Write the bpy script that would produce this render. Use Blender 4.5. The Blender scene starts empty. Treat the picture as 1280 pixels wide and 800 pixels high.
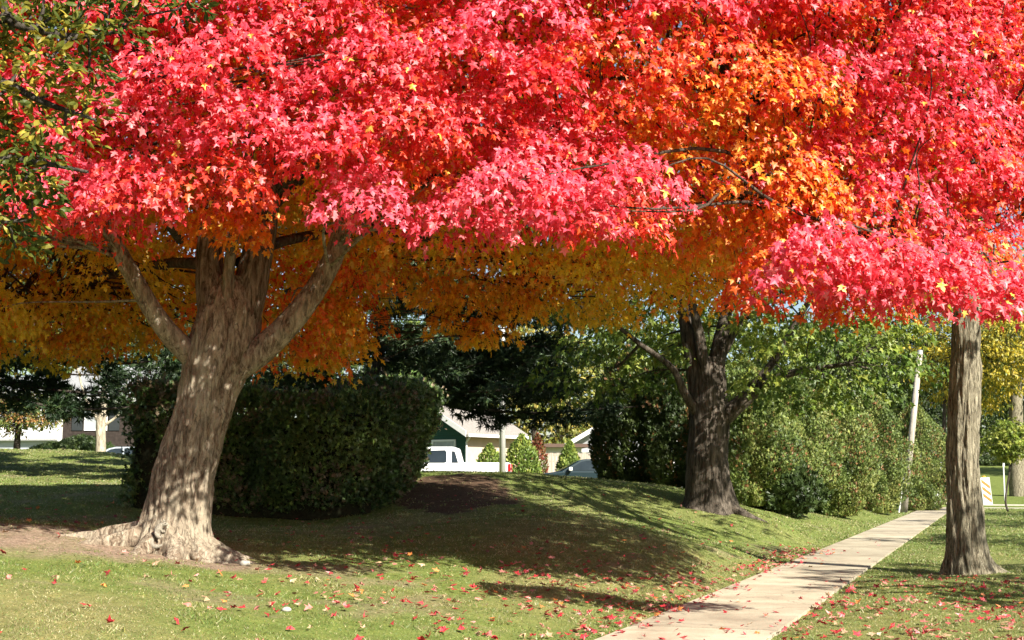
import bpy, bmesh, math, random
import numpy as np
from mathutils import Vector, Matrix, noise as mnoise
from mathutils.bvhtree import BVHTree

rng = np.random.default_rng(11)
random.seed(5)
SC = bpy.context.scene
COL = SC.collection
R = math.radians

# ------------------------------------------------------------------ camera
FPX = 1700.0
PITCH = math.atan(199.0 / FPX)
EYE = 1.55
cp, sp = math.cos(PITCH), math.sin(PITCH)


def at(px, py, d):
    """world point seen at a photo pixel, d metres ahead (measuring only)"""
    u = (px - 640.0) / FPX
    v = (400.0 - py) / FPX
    y = cp - v * sp
    z = sp + v * cp
    k = d / y
    return np.array([u * k, d, EYE + z * k])


cam_d = bpy.data.cameras.new('camera')
cam = bpy.data.objects.new('camera', cam_d)
COL.objects.link(cam)
cam.location = (0, 0, EYE)
cam.rotation_euler = (math.pi / 2 + PITCH, 0, 0)
cam_d.sensor_width = 36
cam_d.lens = 36 * FPX / 1280.0
cam_d.clip_start = 0.1
cam_d.clip_end = 2000
SC.camera = cam

# ------------------------------------------------------------------ light
SUN_AZ, SUN_EL = 38.0, 36.0     # shadows run forward, 38 degrees to the left
sdir = np.array([math.cos(R(SUN_EL)) * math.sin(R(SUN_AZ)), -math.cos(R(SUN_EL)) * math.cos(R(SUN_AZ)), math.sin(R(SUN_EL))])
w = bpy.data.worlds.new('World')
SC.world = w
w.use_nodes = True
nt = w.node_tree
sky = nt.nodes.new('ShaderNodeTexSky')
sky.sky_type = 'NISHITA'
sky.sun_disc = False
sky.sun_elevation = R(SUN_EL)
sky.sun_rotation = R(180 - SUN_AZ)
bg = nt.nodes['Background']
nt.links.new(sky.outputs[0], bg.inputs[0])
bg.inputs[1].default_value = 0.055
sl = bpy.data.lights.new('sun', 'SUN')
sl.energy = 5.0
sl.angle = R(0.5)
sl.color = (1.0, 0.94, 0.83)
so = bpy.data.objects.new('sun', sl)
COL.objects.link(so)
so.rotation_euler = Vector(sdir).to_track_quat('Z', 'Y').to_euler()
so.location = (20, -25, 30)
SC.view_settings.view_transform = 'Standard'
SC.view_settings.look = 'None'
SC.view_settings.exposure = 1.5
SC.view_settings.gamma = 1
cy = SC.cycles
cy.max_bounces = 9
cy.diffuse_bounces = 5
cy.glossy_bounces = 2
cy.transmission_bounces = 6
cy.transparent_max_bounces = 6
cy.use_adaptive_sampling = True
cy.adaptive_threshold = 0.02
try:
    cy.use_denoising = True
    cy.denoiser = 'OPENIMAGEDENOISE'
except Exception:
    pass

# ------------------------------------------------------------------ materials
MATS = {}


def new_mat(name):
    m = bpy.data.materials.new(name)
    m.use_nodes = True
    n = m.node_tree
    for x in list(n.nodes):
        n.nodes.remove(x)
    return m, n


def out(n, sh):
    o = n.nodes.new('ShaderNodeOutputMaterial')
    n.links.new(sh, o.inputs[0])


def ramp(n, fac, stops):
    r = n.nodes.new('ShaderNodeValToRGB')
    e = r.color_ramp.elements
    while len(e) < len(stops):
        e.new(0.5)
    for k, (p, c) in enumerate(stops):
        e[k].position = p
        e[k].color = (*c, 1)
    n.links.new(fac, r.inputs[0])
    return r.outputs[0]


def coords(n, scale=(1, 1, 1), kind='Object'):
    t = n.nodes.new('ShaderNodeTexCoord')
    mp = n.nodes.new('ShaderNodeMapping')
    mp.inputs['Scale'].default_value = scale
    n.links.new(t.outputs[kind], mp.inputs[0])
    return mp.outputs[0]


def noise(n, vec, scale, detail=4, rough=0.55, dist=0.0):
    t = n.nodes.new('ShaderNodeTexNoise')
    t.inputs['Scale'].default_value = scale
    t.inputs['Detail'].default_value = detail
    t.inputs['Roughness'].default_value = rough
    t.inputs['Distortion'].default_value = dist
    n.links.new(vec, t.inputs[0])
    return t.outputs[0]


def mixc(n, fac, a, b, mode='MIX'):
    m = n.nodes.new('ShaderNodeMix')
    m.data_type = 'RGBA'
    m.blend_type = mode
    for sock, val in ((m.inputs[0], fac), (m.inputs[6], a), (m.inputs[7], b)):
        if hasattr(val, 'links'):
            n.links.new(val, sock)
        elif isinstance(val, (int, float)):
            sock.default_value = val
        else:
            sock.default_value = (*val, 1)
    return m.outputs[2]


def principled(n, color, rough=0.7, spec=0.3, metal=0.0, bump=None, bstr=0.4, bdist=0.02):
    p = n.nodes.new('ShaderNodeBsdfPrincipled')
    if hasattr(color, 'links'):
        n.links.new(color, p.inputs['Base Color'])
    else:
        p.inputs['Base Color'].default_value = (*color, 1)
    p.inputs['Roughness'].default_value = rough
    p.inputs['Specular IOR Level'].default_value = spec
    p.inputs['Metallic'].default_value = metal
    if bump is not None:
        b = n.nodes.new('ShaderNodeBump')
        b.inputs['Strength'].default_value = bstr
        b.inputs['Distance'].default_value = bdist
        n.links.new(bump, b.inputs['Height'])
        n.links.new(b.outputs[0], p.inputs['Normal'])
    return p.outputs[0]


def leaf_mat(name, trans=0.4, gloss=0.06, rough=0.45, sat=1.0):
    """thin leaf: colour per leaf from an attribute, light passes through"""
    if name in MATS:
        return MATS[name]
    m, n = new_mat(name)
    a = n.nodes.new('ShaderNodeAttribute')
    a.attribute_name = 'leaf_colour'
    d = n.nodes.new('ShaderNodeBsdfDiffuse')
    n.links.new(a.outputs['Color'], d.inputs[0])
    t = n.nodes.new('ShaderNodeBsdfTranslucent')
    n.links.new(a.outputs['Color'], t.inputs[0])
    mx = n.nodes.new('ShaderNodeMixShader')
    mx.inputs[0].default_value = trans
    n.links.new(d.outputs[0], mx.inputs[1])
    n.links.new(t.outputs[0], mx.inputs[2])
    g = n.nodes.new('ShaderNodeBsdfGlossy')
    g.inputs['Roughness'].default_value = rough
    g.inputs['Color'].default_value = (1, 1, 1, 1)
    m2 = n.nodes.new('ShaderNodeMixShader')
    m2.inputs[0].default_value = gloss
    n.links.new(mx.outputs[0], m2.inputs[1])
    n.links.new(g.outputs[0], m2.inputs[2])
    out(n, m2.outputs[0])
    MATS[name] = m
    return m


def bark_mat(name, dark, mid, pale, sx=9.0, sz=1.3, bstr=0.9, patch=None):
    if name in MATS:
        return MATS[name]
    m, n = new_mat(name)
    v = coords(n, (sx, sx, sz))
    f = noise(n, v, 1.6, 7, 0.68, 0.7)
    c = ramp(n, f, [(0.36, dark), (0.47, mid), (0.66, pale)])
    v2 = coords(n, (1, 1, 0.6))
    big = noise(n, v2, 2.2, 4)
    if patch:
        c = mixc(n, ramp(n, big, [(0.45, (0, 0, 0)), (0.62, (0.75, 0.75, 0.75))]), c, patch)
    ck = noise(n, coords(n, (sx * .55, sx * .55, sz * .36)), 1.7, 3, 0.5, 0.5)
    ma = n.nodes.new('ShaderNodeMath')
    ma.operation = 'SUBTRACT'
    n.links.new(ck, ma.inputs[0])
    ma.inputs[1].default_value = 0.5
    mb_ = n.nodes.new('ShaderNodeMath')
    mb_.operation = 'ABSOLUTE'
    n.links.new(ma.outputs[0], mb_.inputs[0])
    c = mixc(n, ramp(n, mb_.outputs[0], [(0.0, (.7, .7, .7)), (0.03, (0, 0, 0))]), c, tuple(q_ * .55 for q_ in dark))
    fine = noise(n, coords(n, (1, 1, 1)), 60, 3)
    c = mixc(n, 0.35, c, ramp(n, fine, [(0.3, (0.35, 0.35, 0.35)), (0.7, (0.75, 0.75, 0.75))]), 'OVERLAY')
    sh = principled(n, c, 0.9, 0.15, bump=f, bstr=bstr, bdist=0.05)
    out(n, sh)
    MATS[name] = m
    return m


def plain(name, col, rough=0.6, spec=0.4, metal=0.0, vary=0.12, scale=3.0, bump=0.0):
    if name in MATS:
        return MATS[name]
    m, n = new_mat(name)
    v = coords(n)
    f = noise(n, v, scale, 5)
    lo = tuple(max(0, c * (1 - vary)) for c in col)
    hi = tuple(min(1, c * (1 + vary)) for c in col)
    c = ramp(n, f, [(0.3, lo), (0.7, hi)])
    out(n, principled(n, c, rough, spec, metal, bump=f if bump else None, bstr=bump))
    MATS[name] = m
    return m


def board_mat(name, a, b, axis, period, rough=0.7):
    """boards or siding: alternating tone and a groove"""
    if name in MATS:
        return MATS[name]
    m, n = new_mat(name)
    sc = [0.35, 0.35, 0.35]
    sc[axis] = 1.0 / period
    v = coords(n, tuple(sc))
    wv = n.nodes.new('ShaderNodeTexWave')
    wv.bands_direction = 'XYZ'[axis]
    wv.wave_profile = 'SAW'
    wv.inputs['Scale'].default_value = 0.3142
    n.links.new(coords(n, tuple((1.0 / period) if k == axis else 0.0 for k in range(3))), wv.inputs[0])
    f = noise(n, v, 2.5, 4)
    c = ramp(n, f, [(0.3, a), (0.7, b)])
    c = mixc(n, ramp(n, wv.outputs[1], [(0.0, (0.5, 0.5, 0.5)), (0.1, (0, 0, 0))]), c, (0.04, 0.035, 0.03))
    out(n, principled(n, c, rough, 0.2, bump=wv.outputs[1], bstr=0.4))
    MATS[name] = m
    return m


# ------------------------------------------------------------------ objects
def setp(o, label=None, cat=None, group=None, kind=None):
    if label:
        o['label'] = label
    if cat:
        o['category'] = cat
    if group:
        o['group'] = group
    if kind:
        o['kind'] = kind
    return o


def thing(name, loc, label, cat, group=None, rz=0.0):
    o = bpy.data.objects.new(name, None)
    o.empty_display_size = 0.2
    COL.objects.link(o)
    o.location = tuple(float(c) for c in loc)
    o.rotation_euler = (0, 0, rz)
    return setp(o, label, cat, group)


def link(name, me, mat, parent=None, world=False):
    o = bpy.data.objects.new(name, me)
    if mat is not None:
        for mm in (mat if isinstance(mat, (list, tuple)) else [mat]):
            me.materials.append(mm)
    COL.objects.link(o)
    if parent is not None:
        o.parent = parent
        if world:                      # mesh is in world space, move it to the thing's frame
            root = parent
            loc = Vector(root.location)
            while root.parent is not None:
                root = root.parent
                loc = loc + Vector(root.location)
            me.transform(Matrix.Translation(-loc))
    return o


def np_mesh(name, V, F, smooth=True, cols=None, mat_idx=None):
    """V (n,3); F (m,k) all faces with k corners"""
    V = np.ascontiguousarray(V, np.float32)
    F = np.ascontiguousarray(F, np.int32)
    me = bpy.data.meshes.new(name)
    me.vertices.add(len(V))
    me.vertices.foreach_set('co', V.ravel())
    k = F.shape[1]
    me.loops.add(F.size)
    me.loops.foreach_set('vertex_index', F.ravel())
    me.polygons.add(len(F))
    me.polygons.foreach_set('loop_start', np.arange(0, F.size, k, dtype=np.int32))
    me.polygons.foreach_set('use_smooth', np.full(len(F), smooth, bool))
    me.update(calc_edges=True)
    if cols is not None:
        a = me.attributes.new('leaf_colour', 'FLOAT_COLOR', 'POINT')
        cc = np.ones((len(V), 4), np.float32)
        cc[:, :3] = cols
        a.data.foreach_set('color', cc.ravel())
    me.validate()
    return me


# ---- hand-modelled pieces collected in a bmesh
class MB:
    def __init__(self):
        self.bm = bmesh.new()

    def box(self, x0, x1, y0, y1, z0, z1, bev=0.0, M=None):
        r = bmesh.ops.create_cube(self.bm, size=1.0)
        vs = r['verts']
        for v in vs:
            v.co = Vector(((x0 + x1) / 2 + v.co.x * (x1 - x0), (y0 + y1) / 2 + v.co.y * (y1 - y0), (z0 + z1) / 2 + v.co.z * (z1 - z0)))
        if bev:
            es = list({e for v in vs for e in v.link_edges})
            rr = bmesh.ops.bevel(self.bm, geom=es, offset=bev, segments=2, affect='EDGES', profile=0.5)
            vs = list({v for f in rr['faces'] for v in f.verts} | {v for v in vs if v.is_valid})
        if M is not None:
            for v in vs:
                v.co = M @ v.co
        return self

    def prism(self, prof, y0, y1, bev=0.0, taper=None):
        """profile in (x, z), extruded along y; taper(z) narrows the half width"""
        vs0 = [self.bm.verts.new((x, y0, z)) for x, z in prof]
        vs1 = [self.bm.verts.new((x, y1, z)) for x, z in prof]
        n = len(prof)
        fs = [self.bm.faces.new(vs0), self.bm.faces.new(vs1[::-1])]
        for i in range(n):
            fs.append(self.bm.faces.new((vs0[i], vs1[i], vs1[(i + 1) % n], vs0[(i + 1) % n])))
        if taper:
            for v in vs0 + vs1:
                v.co.y *= taper(v.co.z)
        bmesh.ops.recalc_face_normals(self.bm, faces=fs)
        if bev:
            es = list({e for f in fs for e in f.edges})
            bmesh.ops.bevel(self.bm, geom=es, offset=bev, segments=3, affect='EDGES', profile=0.6)
        return self

    def cyl(self, p, q, r0, r1=None, n=14, caps=True):
        p, q = Vector(p), Vector(q)
        r1 = r0 if r1 is None else r1
        d = q - p
        rot = d.to_track_quat('Z', 'Y').to_matrix().to_4x4()
        bmesh.ops.create_cone(self.bm, cap_ends=caps, segments=n, radius1=r0, radius2=r1, depth=d.length, matrix=Matrix.Translation((p + q) / 2) @ rot)
        return self

    def poly(self, pts):
        self.bm.faces.new([self.bm.verts.new(p) for p in pts])
        return self

    def build(self, name, mat, parent=None, smooth=False):
        me = bpy.data.meshes.new(name)
        self.bm.normal_update()
        self.bm.to_mesh(me)
        self.bm.free()
        if smooth:
            me.polygons.foreach_set('use_smooth', [True] * len(me.polygons))
        return link(name, me, mat, parent)


# ------------------------------------------------------------------ terrain
WA = np.array([0.3327, 0.943])          # direction of the sidewalk
WN = np.array([-0.943, 0.3327])         # to its left
W_ORG = np.array([-3.9, 0.0])           # on its left edge
WALK_W = 1.53


def uv(X, Y):
    X = np.asarray(X, float) - W_ORG[0]
    Y = np.asarray(Y, float) - W_ORG[1]
    return WN[0] * X + WN[1] * Y, WA[0] * X + WA[1] * Y


def wp(u, t, z=0.0):
    q = W_ORG + WN * u + WA * t
    return np.array([q[0], q[1], z])


CT = []
for t in list(range(-30, 24, 6)):
    CT += [wp(1, t, 0.13), wp(2.4, t, 0.33), wp(4, t, 0.5), wp(8, t, 0.8), wp(14, t, 1.0), wp(30, t, 1.4)]
for t in list(range(-36, 90, 6)):
    CT += [wp(0, t, 0), wp(-WALK_W, t, 0), wp(-5, t, 0.0), wp(-20, t, -0.05)]
for p in [(222, 690, 17), (60, 655, 18), (0, 700, 14.5), (280, 668, 22), (400, 650, 27), (300, 648, 27), (170, 630, 27), (0, 640, 26),
          (0, 600, 38), (100, 602, 38), (0, 575, 46), (0, 562, 51), (85, 563, 52), (170, 570, 50), (-150, 560, 52), (515, 600, 33), (470, 625, 29.5),
          (560, 593, 34), (600, 593, 34), (645, 593, 34), (700, 597, 35.5), (760, 603, 38), (850, 611, 41), (620, 640, 27), (620, 662, 23),
          (750, 650, 25), (750, 622, 32), (890, 635, 32.6), (945, 640, 33.5), (860, 690, 22.5), (1000, 640, 45), (920, 629, 45), (1100, 636, 60),
          (950, 622, 54), (1040, 630, 54)]:
    CT.append(at(*p))
for X, Y, z in [(-8, 58, 1.0), (0, 58, 0.9), (8, 58, 0.8), (-16, 63, 1.45), (-26, 63, 1.5), (-40, 60, 1.6), (-30, 80, 1.6), (-10, 75, 1.0), (8, 72, 0.7),
                (-60, 40, 1.8), (-60, 90, 1.8), (0, 95, 0.6), (-40, 120, 2), (0, 130, 2), (30, 105, 0.5), (37, 105, 0.5), (45, 105, .5), (36, 125, 2.0), (50, 135, 2.7), (54, 150, 3.6),
                (60, 100, 0.1), (80, 80, -0.1), (80, 40, -0.1), (40, 20, -0.1), (40, -30, -0.1), (0, 220, 5), (-80, 220, 5), (90, 220, 5), (-80, -30, 1.5), (60, 60, -0.1)]:
    CT.append(np.array([X, Y, z]))
CT = np.array(CT)
# drop control points that nearly coincide
keep = []
for i, p in enumerate(CT):
    if all(np.hypot(*(p[:2] - CT[j][:2])) > 0.8 for j in keep):
        keep.append(i)
CT = CT[keep]


def _k(d2):
    return np.sqrt(d2 + 2.2 ** 2)


_D = ((CT[:, None, :2] - CT[None, :, :2]) ** 2).sum(-1)
_A = np.zeros((len(CT) + 1, len(CT) + 1))
_A[:-1, :-1] = _k(_D) - 0.02 * np.eye(len(CT))
_A[-1, :-1] = _A[:-1, -1] = 1
_W = np.linalg.solve(_A, np.append(CT[:, 2], 0))
ST0, ST1 = 80.0, 90.0                    # the cross street, measured along the sidewalk


def sm(x, a, b):
    t = np.clip((x - a) / (b - a), 0, 1)
    return t * t * (3 - 2 * t)


def bumps(X, Y):
    return 0.012 * (np.sin(2.1 * X + 0.7 * Y) + np.sin(1.3 * Y - 1.9 * X + 1) + 0.7 * np.sin(4.7 * X + 3.1 * Y + 2) + 0.6 * np.sin(5.3 * Y - 2.7 * X))


def terrain(X, Y):
    X = np.asarray(X, float)
    Y = np.asarray(Y, float)
    sh = X.shape
    x, y = X.ravel(), Y.ravel()
    z = np.empty(len(x))
    for i in range(0, len(x), 20000):
        s = slice(i, i + 20000)
        d2 = (x[s, None] - CT[None, :, 0]) ** 2 + (y[s, None] - CT[None, :, 1]) ** 2
        z[s] = _k(d2) @ _W[:-1] + _W[-1]
    u, t = uv(x, y)
    z = z + bumps(x, y)
    near = np.where(u > 0, u, np.where(u < -WALK_W, -WALK_W - u, 0))
    f = sm(near, 0.0, 1.3) * (t < ST1 + 30) + (t >= ST1 + 30)
    z = z * f
    fs = np.where((t > ST0) & (t < ST1), 0, np.minimum(abs(t - ST0), abs(t - ST1)))
    right = sm(-u, -22, -10)             # the cross street is level near the corner
    g = 1 - right * (1 - sm(fs, 0.0, 4))
    z = z * g
    # level bed under pavement
    z = np.where(near < 0.03, np.minimum(z, -0.03), z)
    street = (t > ST0 - 0.1) & (t < ST1 + 0.1)
    z = np.where(street & (u < 22), -0.16 * right + z * (1 - right), z)
    return z.reshape(sh)


def gz(X, Y):
    return float(terrain(np.array([X]), np.array([Y]))[0])


def ground_at(px, d):
    p = at(px, 599, d)
    return np.array([p[0], d, gz(p[0], d)])


def axis(lo, hi, flo, fhi, fine, coarse):
    a = list(np.arange(flo, fhi, fine))
    s, x = fine, flo
    left = []
    while x > lo:
        s = min(s * 1.22, coarse)
        x -= s
        left.append(x)
    s, x = fine, fhi
    right = [fhi]
    while x < hi:
        s = min(s * 1.22, coarse)
        x += s
        right.append(x)
    return np.array(left[::-1] + a + right)


gx = axis(-420, 420, -14, 14, 0.22, 25)
gy = axis(-80, 600, 6, 44, 0.22, 25)
GX, GY = np.meshgrid(gx, gy, indexing='ij')
GZ = terrain(GX, GY)
nx, ny = GX.shape
V = np.stack([GX, GY, GZ], -1).reshape(-1, 3)
I = np.arange(nx * ny).reshape(nx, ny)
F = np.stack([I[:-1, :-1], I[1:, :-1], I[1:, 1:], I[:-1, 1:]], -1).reshape(-1, 4)


def vnoise(X, Y, s, seed=0.0):
    """smooth lattice noise 0..1, vectorised"""
    x, y = np.asarray(X) * s + seed * 17.3, np.asarray(Y) * s - seed * 9.1
    xi, yi = np.floor(x), np.floor(y)
    fx, fy = x - xi, y - yi
    fx, fy = fx * fx * (3 - 2 * fx), fy * fy * (3 - 2 * fy)

    def h(a, b):
        q = np.sin(a * 127.1 + b * 311.7 + seed * 3.3) * 43758.5453
        return q - np.floor(q)
    return (h(xi, yi) * (1 - fx) + h(xi + 1, yi) * fx) * (1 - fy) + (h(xi, yi + 1) * (1 - fx) + h(xi + 1, yi + 1) * fx) * fy


def fbm(X, Y, s, seed=0.0):
    return 0.5 * vnoise(X, Y, s, seed) + 0.3 * vnoise(X, Y, s * 2.3, seed + 1) + 0.2 * vnoise(X, Y, s * 5.1, seed + 2)


TREE = ground_at(222, 17.0)              # foot of the big red maple
DIRT_C = at(560, 620, 30.5)


def dirt_mask(X, Y, mulch=False):
    n1 = fbm(X, Y, 0.9, 4)
    d1 = np.hypot((X - TREE[0] + 1.6) / 3.7, (Y - TREE[1] + 0.55) / 1.9)
    a = 1 - sm(d1 + (n1 - 0.5) * 1.0, 0.55, 1.1)
    # bare soil beside the end of the hedge
    d2 = np.hypot((X - DIRT_C[0] - 0.15) / 1.65, (Y - DIRT_C[1]) / 4.0)
    b = 1 - sm(d2 + (n1 - 0.5) * 0.55, 0.78, 1.0)
    # under the hedge
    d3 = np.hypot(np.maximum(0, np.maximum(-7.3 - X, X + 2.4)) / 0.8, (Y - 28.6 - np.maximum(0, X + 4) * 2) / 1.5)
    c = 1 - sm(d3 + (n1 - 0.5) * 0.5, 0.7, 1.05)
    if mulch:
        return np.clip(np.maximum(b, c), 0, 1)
    # round the other trunks
    e = np.zeros_like(a)
    for px, d, r in ((885, 32.6, .8), (1210, 22.7, 0.6)):
        q = ground_at(px, d)
        e = np.maximum(e, 1 - sm(np.hypot(X - q[0], Y - q[1]) / r + (n1 - 0.5) * 0.7, 0.7, 1.15))
    worn = 0.75 * sm(fbm(X, Y, 0.6, 9), 0.6, 0.72)
    worn = worn * (uv(X, Y)[0] > 0.5)
    m_ = np.maximum.reduce([a * 0.95, b, c, e * 0.8, worn])
    rag = .55 * vnoise(X, Y, 3.7, 21) + .45 * vnoise(X, Y, 7.9, 22)
    return np.clip(m_ * (1.25 - .9 * (1 - m_) - .75 * rag * (1 - .5 * m_)), 0, 1)


DM = dirt_mask(GX, GY).reshape(-1)
# dry straw tint: strongest in the front left lawn
DRY = .72 * (sm(fbm(GX, GY, 0.35, 2), 0.3, 0.75) * (1 - 0.65 * sm(GY, 24, 34)) * np.where(uv(GX, GY)[0] > 0, 1, 0.55)).reshape(-1)
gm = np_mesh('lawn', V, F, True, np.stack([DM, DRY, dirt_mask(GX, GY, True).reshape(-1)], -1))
m, n = new_mat('lawn')
a = n.nodes.new('ShaderNodeAttribute')
a.attribute_name = 'leaf_colour'
sx = n.nodes.new('ShaderNodeSeparateColor')
n.links.new(a.outputs['Color'], sx.inputs[0])
v = coords(n)
f1 = noise(n, v, 1.4, 6, 0.65)
f2 = noise(n, v, 38, 4, 0.7)
green = ramp(n, f2, [(0.3, (0.07, 0.11, 0.02)), (0.55, (0.14, 0.18, 0.046)), (0.75, (0.22, 0.24, 0.08))])
dry = ramp(n, f2, [(0.3, (0.14, 0.14, 0.05)), (0.55, (0.22, 0.20, 0.085)), (0.75, (0.36, 0.31, 0.16))])
g = mixc(n, sx.outputs[1], green, dry)
soil = ramp(n, f2, [(0.28, (0.085, 0.058, 0.042)), (0.5, (0.225, 0.165, 0.12)), (0.75, (0.38, 0.30, 0.23))])
mo = noise(n, v, 4.2, 8, 0.72)
mo2 = noise(n, v, 13.0, 5, 0.7)
g = mixc(n, 1.0, g, ramp(n, mo, [(.30, (.62, .60, .55)), (.5, (.95, .95, .95)), (.70, (1.28, 1.16, 1.1))]), 'MULTIPLY')
soil = mixc(n, 1.0, soil, ramp(n, mo2, [(.32, (.5, .47, .45)), (.5, (.95, .95, .95)), (.68, (1.35, 1.3, 1.25))]), 'MULTIPLY')
litter = ramp(n, noise(n, v, 24, 3, .8, .6), [(.56, (0, 0, 0)), (.62, (.85, .85, .85))])
soil = mixc(n, litter, soil, (.27, .19, .13))
rag = n.nodes.new('ShaderNodeMath')
rag.operation = 'MULTIPLY_ADD'
rag.use_clamp = True
n.links.new(mo2, rag.inputs[0])
rag.inputs[1].default_value = 1.6
rag.inputs[2].default_value = -0.8
rg2 = n.nodes.new('ShaderNodeMath')
rg2.operation = 'ADD'
rg2.use_clamp = True
n.links.new(sx.outputs[0], rg2.inputs[0])
n.links.new(rag.outputs[0], rg2.inputs[1])
rg3 = n.nodes.new('ShaderNodeMath')
rg3.operation = 'MULTIPLY'
rg3.use_clamp = True
n.links.new(rg2.outputs[0], rg3.inputs[0])
n.links.new(sx.outputs[0], rg3.inputs[1])
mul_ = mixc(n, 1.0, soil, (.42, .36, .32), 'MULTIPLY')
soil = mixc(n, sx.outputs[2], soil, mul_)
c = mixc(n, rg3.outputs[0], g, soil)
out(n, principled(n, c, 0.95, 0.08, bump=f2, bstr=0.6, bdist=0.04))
lawn_mat = m
o = link('lawn', gm, lawn_mat)
setp(o, kind='structure')

def grid_z(X, Y):
    i = np.clip(np.searchsorted(gx, X) - 1, 0, nx - 2)
    j = np.clip(np.searchsorted(gy, Y) - 1, 0, ny - 2)
    a_, b_ = (X - gx[i]) / (gx[i + 1] - gx[i]), (Y - gy[j]) / (gy[j + 1] - gy[j])
    return (GZ[i, j] * (1 - a_) + GZ[i + 1, j] * a_) * (1 - b_) + (GZ[i, j + 1] * (1 - a_) + GZ[i + 1, j + 1] * a_) * b_


# grass blades --------------------------------------------------------
def grass_area(N, y0, y1, xs, dens_pow):
    yy = (rng.random(N) * (y1 ** dens_pow - y0 ** dens_pow) + y0 ** dens_pow) ** (1 / dens_pow)
    half = 0.43 * yy + 1.2
    xx = (rng.random(N) * 2 - 1) * half
    return xx, yy


xx, yy = grass_area(520000, 7.0, 75.0, 0, 0.35)
u, t = uv(xx, yy)
dm = dirt_mask(xx, yy)
ok = ((u > 0.03) | (u < -WALK_W - 0.03)) & (t < ST0 - 0.3) & (rng.random(len(xx)) > dm * (1.0 - .45 * (vnoise(xx, yy, 5.2, 51) > .6)))
ok &= ~((u < 0.06) & (u > -WALK_W - 0.06) & (rng.random(len(xx)) < 0.4))
xx, yy, u = xx[ok], yy[ok], u[ok]
zz = terrain(xx, yy) - 0.004
N = len(xx)
sc_ = np.clip(yy / 16.0, 0.75, 3.2)
hgt = (0.012 + 0.020 * rng.random(N)) * np.clip(0.75 + yy / 60, 0.8, 1.6) * (0.55 + 0.6 * vnoise(xx, yy, 1.3, 3) + 1.1 * sm(vnoise(xx, yy, 3.4, 31), .72, .9))
wid = (0.0035 + 0.003 * rng.random(N)) * sc_ * 1.25
ang = rng.random(N) * 6.283
lean = (rng.random((N, 2)) - 0.5) * 2.6 * hgt[:, None]
P = np.stack([xx, yy, zz], -1)
side = np.stack([np.cos(ang), np.sin(ang), np.zeros(N)], -1) * wid[:, None]
tip = P + np.concatenate([lean, hgt[:, None]], 1)
V = np.stack([P - side, P + side, tip], 1).reshape(-1, 3)
F = np.arange(3 * N).reshape(-1, 3)
dry = sm(fbm(xx, yy, 0.35, 2), 0.3, 0.75) * (1 - 0.65 * sm(yy, 24, 34)) * np.where(u > 0, 1, 0.55)
isdry = rng.random(N) < 0.20 + dry * (.25 + .35 * vnoise(xx, yy, 2.7, 33))
gc = np.array([0.140, 0.197, 0.046]) * (0.7 + 0.6 * rng.random((N, 1)))
gc[:, 0] *= 0.8 + 0.6 * rng.random(N)
dc = np.array([0.36, 0.32, 0.16]) * (0.55 + 0.7 * rng.random((N, 1)))
mot = .62 + .75 * fbm(xx, yy, 2.2, 41)[:, None]
cc = np.where(isdry[:, None], dc, gc) * mot
gme = np_mesh('grass', V, F, False, np.repeat(cc, 3, 0))
o = link('grass', gme, leaf_mat('grass blade', 0.3, 0.03, 0.5))
setp(o, 'short mown lawn grass, partly dry', 'grass', kind='stuff')

# sidewalk -------------------------------------------------------------
mb = MB()
slabs = []
t = -24.0
k = 0
while t < ST0 - 2.0:
    ln = 1.52
    dz = 0.004 * math.sin(k * 2.3)
    a_ = [wp(-0.0, t + 0.012, 0.022 + dz), wp(-WALK_W, t + 0.012, 0.022 + dz * 0.4), wp(-WALK_W, t + ln - 0.012, 0.022 - dz * 0.5), wp(0, t + ln - 0.012, 0.022 - dz)]
    lo = [p - np.array([0, 0, 0.09]) for p in a_]
    slabs.append((a_, lo))
    t += ln
    k += 1
bm = mb.bm
for a_, lo in slabs:
    top = [bm.verts.new(p) for p in a_]
    bot = [bm.verts.new(p) for p in lo]
    bm.faces.new(top[::-1])
    for i in range(4):
        bm.faces.new((top[i], top[(i + 1) % 4], bot[(i + 1) % 4], bot[i]))
bmesh.ops.recalc_face_normals(bm, faces=bm.faces)
m, n = new_mat('concrete')
v = coords(n)
f1 = noise(n, v, 1.1, 6, 0.6)
f2 = noise(n, v, 70, 3, 0.7)
geo = n.nodes.new('ShaderNodeNewGeometry')
c = ramp(n, f1, [(0.3, (0.26, 0.215, 0.155)), (0.5, (0.375, 0.325, 0.238)), (0.7, (0.45, 0.40, 0.30))])
c = mixc(n, 0.5, c, ramp(n, f2, [(0.3, (0.3, 0.3, 0.3)), (0.7, (0.7, 0.7, 0.7))]), 'OVERLAY')
vo = n.nodes.new('ShaderNodeTexVoronoi')
vo.feature = 'DISTANCE_TO_EDGE'
vo.inputs['Scale'].default_value = 0.42
dn_ = n.nodes.new('ShaderNodeVectorMath')
dn_.operation = 'ADD'
nv = n.nodes.new('ShaderNodeTexNoise')
nv.inputs['Scale'].default_value = 3.0
n.links.new(v, nv.inputs[0])
sc2 = n.nodes.new('ShaderNodeVectorMath')
sc2.operation = 'SCALE'
sc2.inputs[3].default_value = 0.5
n.links.new(nv.outputs[1], sc2.inputs[0])
n.links.new(v, dn_.inputs[0])
n.links.new(sc2.outputs[0], dn_.inputs[1])
n.links.new(dn_.outputs[0], vo.inputs[0])
c = mixc(n, ramp(n, vo.outputs[0], [(0.0, (.8, .8, .8)), (0.006, (0, 0, 0))]), c, (.09, .075, .06))
st_ = noise(n, v, 2.6, 5, .7)
c = mixc(n, ramp(n, st_, [(.56, (0, 0, 0)), (.72, (.45, .45, .45))]), c, (.17, .14, .105))
rnd = n.nodes.new('ShaderNodeMapRange')
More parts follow.
